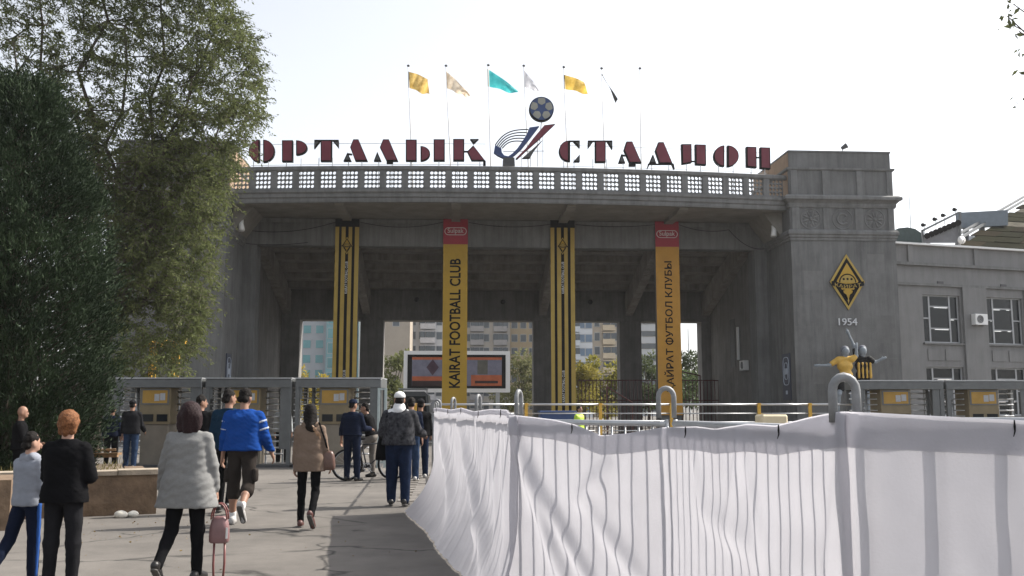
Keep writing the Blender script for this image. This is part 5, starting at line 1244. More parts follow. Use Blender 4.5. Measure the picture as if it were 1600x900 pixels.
for i, lb in enumerate(('bare steel barrier farthest along the fence line', 'bare steel barrier in the middle of the uncovered stretch', 'bare steel barrier next to the far end of the white cloth')):
    barrier(lp(S9, S0, i / 3), lp(S9, S0, (i + 1) / 3 - 0.01), lb)
dS1 = (cam2w(*S1) - cam2w(*S0)).normalized()
for i, lb in enumerate(('steel barrier behind the far end of the gathered white cloth', 'steel barrier behind the middle of the gathered white cloth', 'steel barrier behind the near corner of the gathered white cloth')):
    barrier(lp(S0, S1, i / 3), lp(S0, S1, (i + 1) / 3 - 0.01), lb, loop_dir=dS1 * -1 + cam2w(0.55, 0))
barrier(S1, lp(S1, SA, 1.03), 'steel barrier with thin bars behind the sagging white cloth')
barrier(lp(SA, SB, 0.03), lp(SA, SB, 0.985), 'steel barrier with thin bars running up to the near cloth corner', thick=0.026)
barrier(SB, SC, 'sturdy barrier with wide spaced posts behind the nearest cloth', sp=0.325, r=0.0135, top=1.545, thick=0.02)

M_cloth = mat('white_cloth', (0.50, 0.492, 0.525), 0.85, 0.05, 2.0, 0.15, 60, trans=0.46, spec=0.2)
M_hem = mat('white_cloth_hem', (0.60, 0.595, 0.63), 0.85, 0.03, 2.0, 0.15, 60, trans=0.58, spec=0.2)
def dep(p): return p
def cloth(name, label, pts, tops, seed, flare=None, ridges=(), fold=0.012, hem=0.16, rows=46, bottom=0.015, gather=1.0, gap=0.05):
    rr = random.Random(seed)
    seg = [math.dist(a, b) for a, b in zip(pts, pts[1:])]; tot = sum(seg); NS = int(tot * 42)
    ph = [rr.uniform(0, 6.28) for _ in range(8)]
    def place(s):
        L_ = s * tot
        for k, l in enumerate(seg):
            if L_ <= l or k == len(seg) - 1:
                a, b = pts[k], pts[k + 1]; t = min(1, L_ / l); c = lp(a, b, t); d = Vector((b[0] - a[0], b[1] - a[1])).normalized()
                n = Vector((d.y, -d.x))
                if n.dot(Vector((-c[0], -c[1]))) < 0: n = -n
                return c, n
            L_ -= l
    norms = {}
    def topz(c):
        u = 800 + F_PX * c[0] / (c[1] * math.cos(PITCH))
        us = [q[0] for q in tops]
        v = float(np.interp(u, us, [q[1] for q in tops])); r = ray(u, v); k = c[1] / (r.x * math.sin(YAW) + r.y * math.cos(YAW)); return EYE + r.z * k
    def disp(s, t):
        x = s * tot; o = 0.0
        o += fold * gather * (math.sin(x * 17 + ph[0] + 1.1 * math.sin(3.1 * x + ph[1])) * (0.35 + 0.9 * t) + 0.6 * math.sin(x * 31 + ph[2] + 2.0 * t) * (0.3 + t * .5))
        o += fold * 1.6 * math.sin(x * 5.3 + ph[3] + 2.4 * t) * t
        o += 0.010 * mnoise.noise(Vector((x * 2.2, t * 3.0, seed))) + 0.006 * mnoise.noise(Vector((x * 6, t * 7, seed + 5)))
        for s0, t0, s1, t1, am, wd_ in ridges:
            ax, ay = s0 * tot, t0 * 1.5; bx, by = s1 * tot, t1 * 1.5; dx, dy = bx - ax, by - ay; q = max(0, min(1, ((x - ax) * dx + (t * 1.5 - ay) * dy) / (dx * dx + dy * dy)))
            dd = math.hypot(x - ax - q * dx, t * 1.5 - ay - q * dy); o += (0.8 if flare else 0.9) * am * math.exp(-(dd / wd_) ** 2) * math.sin(math.pi * min(1, max(0.08, q)))
        return o
    def fn(s, t, extra=0.0):
        c, n = place(s)
        # blend the normal round corners so the sheet does not tear
        e_ = 0.02; n = (place(max(0, s - e_))[1] + n + place(min(1, s + e_))[1]).normalized()
        z1 = topz(c); z = z1 + (bottom - z1) * t; fl = flare(s, t) if flare else 0.0
        o = gap + max(-gap * .7, disp(s, t)) + fl + extra; w_ = cam2w(c[0] + n.x * o, c[1] + n.y * o, z)
        return w_
    t_ = thing(name, label, 'cloth', fn(0.5, 1.0))
    sh = MB(); sh.grid(lambda s, t: fn(s, t), NS, rows); sh.build('sheet', M_cloth, t_, smooth=True)
    hm = MB(); hm.grid(lambda s, t: fn(s, t * (hem / 1.53), 0.006 + 0.004 * math.sin(t * 3.1)), NS, 6); hm.build('hem', M_hem, t_, smooth=True)
    # ties along the hem
    for k in range(int(tot / 1.3)):
        q = (k + 0.5) / max(1, int(tot / 1.3)); p = fn(q, 0.02, 0.012); MB().tube([p + Vector((0, 0, .03)), p, p - Vector((0, 0, .02)), p - Vector((.008, 0, .045))], [.003, .006, .004, .002], 6).build('tie', M_black, t_)
    return fn
def flare1(s, t): return (0.42 * (1 - s) + 0.20 * s) * (max(0, t - 0.45) / 0.55) ** 2.2 * (1 + 0.08 * math.sin(s * 11 + 1.0))
tops1 = [(660, 641), (690, 637), (712, 640), (728, 637), (748, 643), (775, 639), (800, 640), (815, 649)]
tops2 = [(815, 649), (870, 655), (905, 663), (945, 680), (985, 677), (1040, 668), (1100, 666), (1130, 670), (1180, 662), (1225, 665), (1280, 652), (1330, 643)]
tops3 = [(1300, 649), (1330, 643), (1400, 647), (1500, 652), (1600, 657), (1800, 664)]
cloth('fence_cloth', 'gathered white cloth billowing at the ground on the fence run towards the gate', [S0, lp(S0, S1, 1.012)], tops1, 1, flare1, ridges=[(0.10, 0.05, 0.55, 0.95, 0.10, 0.14), (0.45, 0.1, 0.95, 1.0, 0.12, 0.12), (0.75, 0.0, 0.80, 1.0, 0.07, 0.06), (0.86, 0.0, 0.90, 0.9, 0.08, 0.05), (0.95, 0.0, 0.97, 1.0, 0.09, 0.05), (0.2, 0.0, 0.24, 0.8, 0.05, 0.07), (0.33, 0.0, 0.40, 0.7, 0.05, 0.06)], fold=0.0055, hem=0.05)
cloth('fence_cloth', 'white cloth sagging along its top edge with bar shadows showing through', [lp(S1, SA, -0.06), SA, SB], tops2, 2, None, ridges=[(0.01, 0.05, 0.17, 0.98, 0.085, 0.07), (0.03, 0.2, 0.27, 1.0, 0.06, 0.06), (0.27, 0.10, 0.17, 0.45, 0.06, 0.07), (0.20, 0.4, 0.34, 0.8, 0.04, 0.07), (0.52, 0.03, 0.58, 0.45, 0.03, 0.05), (0.55, 0.35, 0.80, 0.5, 0.035, 0.10), (0.70, 0.05, 0.66, 0.5, 0.035, 0.05), (0.72, 0.05, 0.78, 0.5, 0.03, 0.05), (0.99, 0.05, 0.93, 0.7, 0.03, 0.05)], fold=0.006)
cloth('fence_cloth', 'taut white cloth nearest the camera at the right edge', [lp(SB, SA, 0.03), SB, SC], tops3, 3, None, ridges=[(0.0, 0.2, 0.3, 0.9, 0.012, 0.2), (0.2, 0.1, 0.25, 1.0, 0.010, 0.2)], fold=0.0022, gap=0.034)

# ================================================================== people: signed distance bodies meshed by surface nets
def sdf_mesh(prims, h, k=0.03, cuts=(), noise_amp=0.0, nscale=9.0, seed=0):
    """prims: ('c',p0,r0,p1,r1[,k]) round cone, ('e',c,rx,ry,rz[,R3x3]) ellipsoid; cuts: (point, normal) keeps the side the normal points away from"""
    lo = np.array([1e9] * 3); hi = -lo
    for q in prims:
        if q[0] == 'c':
            for p, r in ((q[1], q[2]), (q[3], q[4])): lo = np.minimum(lo, np.array(p) - r); hi = np.maximum(hi, np.array(p) + r)
        else:
            r = max(q[2:5]); lo = np.minimum(lo, np.array(q[1]) - r); hi = np.maximum(hi, np.array(q[1]) + r)
    lo -= 3 * h; hi += 3 * h
    n = np.ceil((hi - lo) / h).astype(int) + 1
    Fd = np.full(n, 0.3, dtype=np.float32)
    ax = [lo[i] + h * np.arange(n[i]) for i in range(3)]
    for q in prims:
        kk = k
        if q[0] == 'c':
            p0, r0, p1, r1 = np.array(q[1], float), q[2], np.array(q[3], float), q[4]
            if len(q) > 5: kk = q[5]
            a = np.minimum(p0 - r0, p1 - r1); b = np.maximum(p0 + r0, p1 + r1)
        else:
            c, rx, ry, rz = np.array(q[1], float), *q[2:5]; r = max(rx, ry, rz)
            if len(q) > 5: kk = q[5]
            a, b = c - r, c + r
        m = kk * 1.5 + 2 * h
        i0 = np.clip(np.floor((a - m - lo) / h).astype(int), 0, n - 1); i1 = np.clip(np.ceil((b + m - lo) / h).astype(int) + 1, 1, n)
        sl_ = tuple(slice(i0[i], i1[i]) for i in range(3))
        X, Y, Z = np.meshgrid(*[ax[i][sl_[i]] for i in range(3)], indexing='ij', sparse=True)
        if q[0] == 'c':
            d = p1 - p0; L2 = max(1e-9, float(d @ d))
            t = np.clip(((X - p0[0]) * d[0] + (Y - p0[1]) * d[1] + (Z - p0[2]) * d[2]) / L2, 0, 1)
            g = np.sqrt((X - p0[0] - t * d[0]) ** 2 + (Y - p0[1] - t * d[1]) ** 2 + (Z - p0[2] - t * d[2]) ** 2) - (r0 + (r1 - r0) * t)
        else:
            e_ = np.sqrt(((X - c[0]) / rx) ** 2 + ((Y - c[1]) / ry) ** 2 + ((Z - c[2]) / rz) ** 2); g = (e_ - 1) * min(rx, ry, rz)
        f = Fd[sl_]; hh = np.maximum(kk - np.abs(f - g), 0) / kk
        Fd[sl_] = np.minimum(f, g) - hh * hh * kk * 0.25
    if cuts:
        X, Y, Z = np.meshgrid(*ax, indexing='ij', sparse=True)
        for p, nn in cuts: Fd = np.maximum(Fd, ((X - p[0]) * nn[0] + (Y - p[1]) * nn[1] + (Z - p[2]) * nn[2]).astype(np.float32))
    # surface nets
    S = Fd < 0
    c8 = [(0, 0, 0), (1, 0, 0), (0, 1, 0), (1, 1, 0), (0, 0, 1), (1, 0, 1), (0, 1, 1), (1, 1, 1)]
    nx, ny, nz = n; sub = lambda A, o: A[o[0]:nx - 1 + o[0], o[1]:ny - 1 + o[1], o[2]:nz - 1 + o[2]]
    cnt = sum(sub(S, o).astype(np.int8) for o in c8); act = (cnt > 0) & (cnt < 8)
    I = np.argwhere(act); ids = np.full(act.shape, -1, dtype=np.int64); ids[act] = np.arange(len(I))
    cv = [sub(Fd, o)[act] for o in c8]; pos = np.zeros((len(I), 3)); ct = np.zeros(len(I))
    for a in range(8):
        for b in range(a + 1, 8):
            da = np.array(c8[b]) - np.array(c8[a])
            if np.abs(da).sum() != 1: continue
            fa, fb = cv[a], cv[b]; x = (fa < 0) != (fb < 0); t = np.where(x, fa / np.where(x, fa - fb, 1), 0)
            pos += np.where(x[:, None], np.array(c8[a]) + t[:, None] * da, 0); ct += x
    V = lo + (I + pos / np.maximum(ct, 1)[:, None]) * h
    Q = []
    for axis in range(3):
        o1 = [0, 0, 0]; o1[axis] = 1
        A = S[:nx - o1[0], :ny - o1[1], :nz - o1[2]]; B = S[o1[0]:, o1[1]:, o1[2]:]
        E = np.argwhere(A != B); u, v = [i for i in range(3) if i != axis]
        E = E[(E[:, u] > 0) & (E[:, v] > 0)]; fl = A[tuple(E.T)]
        def cid(du, dv): e = E.copy(); e[:, u] -= du; e[:, v] -= dv; return ids[tuple(e.T)]
        q = np.stack([cid(1, 1), cid(0, 1), cid(0, 0), cid(1, 0)], 1)
        flip = ~fl if axis != 1 else fl
        q[flip] = q[flip][:, ::-1]; Q.append(q)
    Q = np.concatenate(Q); Q = Q[(Q >= 0).all(1)]
    if noise_amp > 0:
        # approximate outward direction from the field gradient
        G = np.zeros_like(V); ii = np.clip(np.round((V - lo) / h).astype(int), 1, n - 2)
        for a in range(3):
            e = np.zeros(3, int); e[a] = 1; G[:, a] = Fd[tuple((ii + e).T)] - Fd[tuple((ii - e).T)]
        G /= np.linalg.norm(G, axis=1, keepdims=True) + 1e-9
        rg = np.random.default_rng(seed); w_ = np.zeros(len(V))
        for o in range(7):
            kv = rg.normal(size=3) * nscale * (1.2 + 0.75 * o) * np.array([0.75, 0.75, 1.1]); w_ += np.sin(V @ kv + rg.uniform(0, 6.28) + 1.3 * np.sin(V @ (kv[::-1] * 0.6))) / (1 + 0.45 * o)
        w_ = np.abs(w_ / 1.6) ** 1.0 * np.sign(w_); V = V + G * (noise_amp * w_)[:, None]
    return V, Q
def V3(*a): return np.array(a, float)

SKIN = mat('skin', (0.36, 0.21, 0.15), 0.55, 0.08, 8, spec=0.4)
SKIN2 = mat('skin_tanned', (0.28, 0.155, 0.105), 0.55, 0.08, 8, spec=0.4)
def fabric(nm, c, var=0.12, sc_=7.0, rough=0.9, c2=None): return mat('fabric_' + nm, c, rough, var, sc_, 0.25, 140, c2=c2, spec=0.06)
EYEM = mat('eye_dark', (0.01, 0.008, 0.007), 0.2)

def person(label, foot, head_v, heading=0.0, pose=None, wear=None, hair=None, skin=SKIN, h_body=0.010, h_cl=0.013, Hm=None, build=1.0, seed=1, group='people walking to the turnstiles'):
    """foot: pixel of the standing foot on the ground, head_v: pixel row of the top of the head. heading 0 faces away from the camera."""
    g = gr(*foot) if len(foot) == 2 else Vector(foot)
    if Hm is None:
        d = g.x * math.sin(YAW) + g.y * math.cos(YAW); r = ray(foot[0], head_v); k = d / (r.x * math.sin(YAW) + r.y * math.cos(YAW)); Hm = EYE + r.z * k
    ps = dict(legL=(0, 0, 0), legR=(0, 0, 0), armL=(0.05, 0.12, 0.15), armR=(0.05, 0.12, 0.15), lean=0.0, turn=0.0, nod=0.0); ps.update(pose or {})
    s = Hm / 1.76; B = build
    J = {}
    J['hip'] = V3(0, 0, 0.93)
    for sd, sx in (('L', -1), ('R', 1)):
        th, kn, ft = ps['leg' + sd]; hp = V3(sx * 0.092, 0, 0.92); ab = 0.05 * sx
        knee = hp + 0.43 * V3(ab * 0.8, math.sin(th), -math.cos(th)); a2 = th - kn; ank = knee + 0.41 * V3(ab * 0.3, math.sin(a2), -math.cos(a2))
        fd = V3(0.12 * sx, math.cos(ft), -math.sin(ft)); fu = V3(0, math.sin(ft), math.cos(ft)) * 1.0
        J['hip' + sd], J['kn' + sd], J['an' + sd], J['toe' + sd], J['heel' + sd] = hp, knee, ank, ank + fd * 0.155 - fu * 0.055, ank - fd * 0.055 - fu * 0.05
    ln = ps['lean']; up = V3(0, math.sin(ln), math.cos(ln)); fw = V3(0, math.cos(ln), -math.sin(ln)); rt = V3(1, 0, 0)
    tor = lambda x, y, z: V3(0, 0, 0.93) + rt * x + fw * y + up * (z - 0.93)
    for sd, sx in (('L', -1), ('R', 1)):
        fwd, ab, el = ps['arm' + sd]; sh = tor(sx * 0.172 * B, -0.005, 1.395); ti = ps.get('in' + sd, 0.0)
        d1 = V3(sx * math.sin(ab), math.sin(fwd) * math.cos(ab), -math.cos(fwd) * math.cos(ab)); eb = sh + d1 * 0.285
        d2 = V3(sx * (math.sin(ab) - ti), math.sin(fwd + el), -math.cos(fwd + el)); d2 /= np.linalg.norm(d2); wr = eb + d2 * 0.25
        J['sh' + sd], J['el' + sd], J['wr' + sd], J['hd' + sd] = sh, eb, wr, d2
    tn = ps['turn']; hc = tor(0, 0.015 + 0.05 * math.sin(ps['nod']), 1.635); hf = V3(math.sin(tn), math.cos(tn), 0) * math.cos(ps['nod']) + V3(0, 0, -math.sin(ps['nod'])); hr = V3(math.cos(tn), -math.sin(tn), 0); hu = np.cross(hr, hf)
    hd = lambda x, y, z: hc + (hr * x + hf * y + hu * z) * 1.0
    zmin = min(min(J['toe' + q][2] - 0.028, J['heel' + q][2] - 0.03) for q in 'LR')
    off = V3(0, 0, -zmin)
    # ------- body
    body = [('e', hd(0, 0, 0.02), .076, .092, .105), ('e', hd(0, 0.028, -0.045), .056, .062, .07), ('c', hd(0, .088, -0.005), .012, hd(0, .104, -0.03), .014, .015),
            ('e', hd(-.076, -0.005, -0.015), .012, .022, .032), ('e', hd(.076, -0.005, -0.015), .012, .022, .032), ('c', hd(0, .085, -.068), .014, hd(0, .083, -.075), .016, .015),
            ('c', tor(0, -0.01, 1.44), .058, hd(0, -.012, -0.07), .052),
            ('c', tor(-.12 * B, 0, 1.39), .048, tor(.12 * B, 0, 1.39), .048), ('c', tor(-.08 * B, 0, 1.28), .092 * B, tor(.08 * B, 0, 1.28), .092 * B), ('c', tor(-.05, 0, 1.1), .088 * B, tor(.05, 0, 1.1), .088 * B), ('c', V3(-.072, 0, .95), .092 * B, V3(.072, 0, .95), .092 * B)]
    for sd, sx in (('L', -1), ('R', 1)):
        lk = .62 if 'trousers' in (wear or {}) else 1.0; ak = .86
        body += [('c', J['sh' + sd], .046 * B * ak, J['el' + sd], .038 * B * ak), ('c', J['el' + sd], .038 * B * ak, J['wr' + sd], .025), ('c', J['hip' + sd], .078 * B, J['kn' + sd], .055 * lk), ('c', J['kn' + sd], .054 * lk, (J['kn' + sd] * .6 + J['an' + sd] * .4) + V3(0, -.012, 0), .052 * lk), ('c', J['kn' + sd] * .6 + J['an' + sd] * .4 + V3(0, -.012, 0), .052 * lk, J['an' + sd], .036), ('c', J['heel' + sd] + V3(0, 0, .012), .03, J['toe' + sd], .028)]
        w_, d2 = J['wr' + sd], J['hd' + sd]; side = np.cross(d2, V3(0, 1, 0)); side = side / (np.linalg.norm(side) + 1e-6); fwd_ = np.cross(side, d2); fwd_ /= np.linalg.norm(fwd_) + 1e-6
        if fwd_[1] < 0: fwd_ = -fwd_
        pal = w_ + d2 * 0.055; body += [('c', w_ + d2 * .02 - fwd_ * .015, .020, w_ + d2 * .085 - fwd_ * .024, .014, .012), ('c', w_ + d2 * .02 + fwd_ * .015, .020, w_ + d2 * .085 + fwd_ * .024, .014, .012)]
        inw = side * (-sx if side[0] > 0 else sx); curl = ps.get('curl' + sd, 0.45)
        for k_, (o_, L1) in enumerate(((.030, .068), (.010, .078), (-.010, .074), (-.029, .058))):
            b0 = w_ + d2 * .092 + fwd_ * o_; m_ = b0 + (d2 * math.cos(curl) + inw * math.sin(curl)) * L1 * .5; e_ = m_ + (d2 * math.cos(2 * curl) + inw * math.sin(2 * curl)) * L1 * .5
            body += [('c', b0, .0095, m_, .0088, .006), ('c', m_, .0088, e_, .0075, .006)]
        tb = w_ + d2 * .03 + fwd_ * .026; tm = tb + d2 * .03 + fwd_ * .022 + inw * .008; body += [('c', tb, .012, tm, .0105, .008), ('c', tm, .0105, tm + d2 * .032 + inw * .006, .0085, .006)]
    WW = wear or {}
    cov = []
    for q in body:
        cov.append(q)
    rot = -YAW - heading                                    # 0 looks along the camera
    root = thing('person', label, 'person', g, rot, group)
    def emit(nm, prims, m, h, k=.03, cuts=(), na=0.0, ns=9.0, parent=root, sd=0):
        V, Q = sdf_mesh(prims, h / s, k, cuts, na, ns, seed * 17 + sd); o = bpy.data.objects.new(nm, np_mesh(nm, (V + off) * s, Q, m)); o.parent = parent; col.objects.link(o); return o
    bo = emit('body', body, skin, h_body, .022)
    ey = MB()
    for sx in (-1, 1): c = (hd(sx * .031, .083, .012) + off) * s; ey.sphere(c, .0105 * s, n=8, m=6)
    o = ey.build('eyes', EYEM, None, smooth=True); o.parent = bo
    # ------- garments
    W = wear or {}
    def leg_prims(ex, sd, k1=1.0, k2=1.0): return [('c', J['hip' + sd] + V3(0, 0, .02), (.085 + ex) * B, J['kn' + sd], (.060 + ex * k1) * B), ('c', J['kn' + sd], (.060 + ex * k1) * B, J['an' + sd] + V3(0, 0, .0), (.047 + ex * k2))]
    pel = lambda ex: [('c', V3(-.072, -.008, .95), (.097 + ex) * B, V3(.072, -.008, .95), (.097 + ex) * B), ('c', V3(-.05, 0, 1.05), (.085 + ex) * B, V3(.05, 0, 1.05), (.085 + ex) * B)]
    if 'trousers' in W:
        m, ex, k2 = W['trousers']; tr_ = emit('trousers', pel(ex) + leg_prims(ex, 'L', 1, k2) + leg_prims(ex, 'R', 1, k2), m, h_cl, .025, [(tor(0, 0, 1.09), up)], .003, 14, sd=1)
        if 'side_stripe' in W:
            st = []
            for sd, sx in (('L', -1), ('R', 1)): a, b, c = J['hip' + sd] + V3(sx * (.075 + ex), 0, 0), J['kn' + sd] + V3(sx * (.045 + ex), 0, 0), J['an' + sd] + V3(sx * (.03 + ex * k2), 0, .02); st += [('c', a, .028, b, .026), ('c', b, .026, c, .024)]
            emit('side_stripe', st, W['side_stripe'], h_cl, .01, parent=tr_)
    if 'shorts' in W:
        m, ex = W['shorts']; pr = pel(ex)
        for sd in 'LR': e_ = J['kn' + sd] * .72 + J['an' + sd] * .28; pr += [('c', J['hip' + sd], (.086 + ex) * B, J['kn' + sd], (.068 + ex) * B), ('c', J['kn' + sd], (.068 + ex) * B, e_, (.074 + ex) * B)]
        sh_ = emit('shorts', pr, m, h_cl, .012, [(tor(0, 0, 1.09), up)], .005, 13, sd=2)
        pk = []
        for sd, sx in (('L', -1), ('R', 1)): c = J['hip' + sd] * .35 + J['kn' + sd] * .65 + V3(sx * .085, -.01, 0); pk += [('c', c + V3(0, -.03, .05), .035, c + V3(0, -.03, -.06), .038), ('c', c + V3(0, .03, .05), .035, c + V3(0, .03, -.06), .038)]
        emit('cargo_pocket', pk, m, h_cl, .02, na=.004, parent=sh_)
    if 'top' in W:
        m, ex, hem_, slv = W['top'][:4]; fl = W['top'][4] if len(W['top']) > 4 else 0.0
        pr = [('c', tor(-.04, -.012, 1.44), .045 + ex * .7, tor(-.148 * B, -.006, 1.385), .048 + ex * .8), ('c', tor(.04, -.012, 1.44), .045 + ex * .7, tor(.148 * B, -.006, 1.385), .048 + ex * .8)]
        zl = min(hem_ - .03, .95); cols = [(1.33, .095 * B, (.092 + ex) * B), (1.12, .080 * B, (.091 + ex + fl * .18) * B), (.97, .084 * B + fl * .25, (.100 + ex + fl * .5) * B)] + ([(zl, .088 * B + fl * .7, (.103 + ex + fl * 1.05) * B)] if zl < .94 else [(.90, .084 * B + fl * .4, (.101 + ex + fl * .75) * B)])
        for (za, xa, ra), (zb, xb, rb) in zip(cols, cols[1:]):
            for f_ in (-1, -.33, .33, 1): pr += [('c', tor(f_ * xa, -.008, za), ra, tor(f_ * xb, -.006, zb), rb)]
        pr += [('c', tor(0, -.010, 1.44), .060 + ex * .4, tor(0, -.006, 1.50), .054 + ex * .4)]
        for sd in 'LR':
            e_ = J['el' + sd] + (J['wr' + sd] - J['el' + sd]) * max(0, min(1, slv - 1)) if slv > 1 else J['sh' + sd] + (J['el' + sd] - J['sh' + sd]) * slv
            pr += [('c', J['sh' + sd], .047 * B + ex, J['el' + sd] if slv > 1 else e_, .040 * B + ex, .012)]
            if slv > 1: pr += [('c', J['el' + sd], .040 * B + ex, e_, .031 + ex * .8, .012)]
        tp = emit('top', pr, m, h_cl, .035, [(tor(0, 0, hem_), -up), (tor(0, 0, 1.488 + W.get('collar', 0.0)), up)], W.get('crease', .006) * .6, 15, sd=3)
        tp.name = W.get('top_name', 'jacket')
        if 'bands' in W:
            for f0, mm in W['bands']:
                pr = []
                for sd in 'LR': a = J['sh' + sd] * (1 - f0) + J['el' + sd] * f0; b = J['sh' + sd] * (1 - f0 - .07) + J['el' + sd] * (f0 + .07); rr_ = (.060 * (1 - f0) + .046 * f0) * B + ex + .009; pr += [('c', a, rr_, b, rr_ - .002)]
                cu = []
                o = None
                for sd in 'LR':
                    a = J['sh' + sd] * (1 - f0) + J['el' + sd] * f0; b = J['sh' + sd] * (1 - f0 - .085) + J['el' + sd] * (f0 + .085); ax_ = (b - a) / np.linalg.norm(b - a); rr_ = (.047 * (1 - f0) + .040 * f0) * B + ex + .007
                    emit('sleeve_band', [('c', a - ax_ * .05, rr_, b + ax_ * .05, rr_)], mm, h_cl * .8, .01, [(a, -ax_), (b, ax_)], .004, 9.5, parent=tp)
        if 'yoke' in W:
            emit('shoulder_yoke', [('c', tor(-.11 * B, -.02, 1.405), .052 + ex, tor(.11 * B, -.02, 1.405), .052 + ex), ('c', tor(0, -.02, 1.47), .07 + ex, tor(0, -.01, 1.51), .062 + ex)], W['yoke'], h_cl, .02, [(tor(0, 0, 1.42), -up)], .004, parent=tp)
    if 'scarf' in W: emit('cowl', [('c', tor(-.06, -.02, 1.45), .07, tor(.06, -.02, 1.45), .07), ('c', tor(-.05, .04, 1.43), .065, tor(.05, .04, 1.43), .065)], W['scarf'], h_cl, .03, na=.008, ns=14)
    if 'socks' in W: emit('socks', [q for sd in 'LR' for q in (('c', J['an' + sd] + (J['kn' + sd] - J['an' + sd]) * .16, .044, J['an' + sd], .043), ('c', J['an' + sd], .042, J['heel' + sd] + V3(0, 0, .02), .036))], W['socks'], h_cl * .8, .012, na=.002)
    if 'shoes' in W:
        m, sole = W['shoes']
        for sd in 'LR':
            t_, h_, a_ = J['toe' + sd], J['heel' + sd], J['an' + sd]; so = emit('shoe', [('c', h_ + V3(0, 0, .008), .036, t_, .036), ('c', h_ + V3(0, 0, .03), .040, a_ + V3(0, 0, .0), .040), ('c', a_ * .6 + t_ * .4, .038, t_, .034)], m, h_cl * .8, .02)
            if sole is not None:
                dn = np.cross(V3(1, 0, 0), t_ - h_); dn /= np.linalg.norm(dn); dn = -dn if dn[2] > 0 else dn
                emit('sole', [('c', h_ + dn * .020, .036, t_ + dn * .020, .036)], sole, h_cl * .7, .01, [((h_ + t_) / 2 + dn * .012, -dn), ((h_ + t_) / 2 + dn * .034, dn)], parent=so)
    # ------- hair and hats
    if hair:
        kind, m = hair[:2]
        if kind == 'short': pr = [('e', hd(0, -.012, .038), .084, .098, .102), ('c', hd(-.035, -.07, -.03), .042, hd(.035, -.07, -.03), .042)]; cu = [(hd(0, .045, .035), hf * .75 - hu * .66)]
        elif kind == 'crop': pr = [('e', hd(0, -.006, .026), .079, .0945, .104), ('c', hd(-.03, -.066, -.03), .036, hd(.03, -.066, -.03), .036)]; cu = [(hd(0, .03, .035), hf * .75 - hu * .66)]
        elif kind == 'bob': pr = [('e', hd(0, -.015, .032), .105, .112, .108), ('c', hd(-.065, -.035, -.02), .062, hd(-.078, -.03, -.16), .052), ('c', hd(.065, -.035, -.02), .062, hd(.078, -.03, -.16), .052), ('c', hd(0, -.06, -.0), .07, hd(0, -.055, -.16), .06)]; cu = [(hd(0, .05, .03), hf * .85 - hu * .5), (hd(0, 0, -.185), -hu)]
        elif kind == 'mid': pr = [('e', hd(0, -.015, .035), .097, .108, .104), ('c', hd(-.052, -.03, -.01), .048, hd(-.055, -.03, -.075), .036), ('c', hd(.052, -.03, -.01), .048, hd(.055, -.03, -.075), .036), ('c', hd(0, -.06, -.0), .055, hd(0, -.05, -.105), .032)]; cu = [(hd(0, .05, .03), hf * .85 - hu * .5)]
        elif kind == 'long': pr = [('e', hd(0, -.015, .035), .086, .1, .105), ('c', hd(0, -.055, 0), .075, hd(.01, -.09, -.2), .06), ('c', hd(.01, -.09, -.2), .06, hd(.10, -.10, -.33), .035), ('c', hd(-.05, -.03, -.03), .05, hd(-.05, -.05, -.16), .04), ('c', hd(.05, -.03, -.03), .05, hd(.07, -.06, -.22), .045)]; cu = [(hd(0, .05, .03), hf * .85 - hu * .5)]
        if kind != 'none': emit('hair', pr, m, h_body, .025, cu, .005 if kind in ('mid', 'short') else .0035, 30, parent=bo, sd=5)
        if 'tail' in W: emit('hair_ends', [('c', hd(.03, -.10, -.2), .045, hd(.12, -.09, -.30), .035), ('c', hd(.12, -.09, -.30), .035, hd(.17, -.06, -.42), .02)], W['tail'], h_body, .02, (), .004, 26, parent=bo)
    if 'cap' in W:
        m, mb_ = W['cap']; cp_ = emit('cap', [('e', hd(0, -.008, .055), .09, .104, .082)], m, h_body, .02, [(hd(0, 0, .035), -hu)])
        if mb_ is not None: emit('visor', [('c', hd(-.045, .10, .042), .02, hd(.045, .10, .042), .02), ('c', hd(-.03, .15, .035), .018, hd(.03, .15, .035), .018)], mb_, h_body, .04, [(hd(0, 0, .034), -hu), (hd(0, 0, .048), hu)], parent=cp_)
    W_ = lambda p: WM[root.name] @ Vector((V3(*p) + off) * s)
    return root, J, W_, s, tor

def prop(prims_world_pts): pass
HAIRK = mat('hair_black', (0.010, 0.008, 0.007), 0.75, 0.4, 60, 0.5, 120, spec=0.15); HAIRB = mat('hair_dark_maroon', (0.018, 0.007, 0.008), 0.6, 0.4, 60, 0.5, 120, spec=0.2); HAIRO = mat('hair_copper_blond', (0.10, 0.036, 0.013), 0.65, 0.35, 50, 0.5, 120, c2=(0.20, 0.085, 0.035), spec=0.2); HAIRL = mat('hair_light_brown_ends', (0.26, 0.15, 0.08), 0.5, 0.3, 30)
BLK = fabric('black', (0.0065, 0.0065, 0.0075), 0.25); CHAR = fabric('charcoal', (0.014, 0.014, 0.016), 0.2); NAVY = fabric('navy', (0.009, 0.013, 0.028), 0.2); JEAN = fabric('jeans', (0.022, 0.038, 0.075), 0.3, 12); JEAND = fabric('dark_jeans', (0.011, 0.018, 0.04), 0.3, 12)
GREYC = fabric('light_grey_wool', (0.20, 0.20, 0.195), 0.07, 40); BEIGE = fabric('beige_knit', (0.17, 0.125, 0.095), 0.08, 30); BLUE = fabric('royal_blue', (0.010, 0.050, 0.22), 0.12, 5); TEAL = fabric('dark_teal', (0.009, 0.026, 0.048), 0.15); KHAKI = fabric('dark_khaki', (0.030, 0.025, 0.022), 0.2)
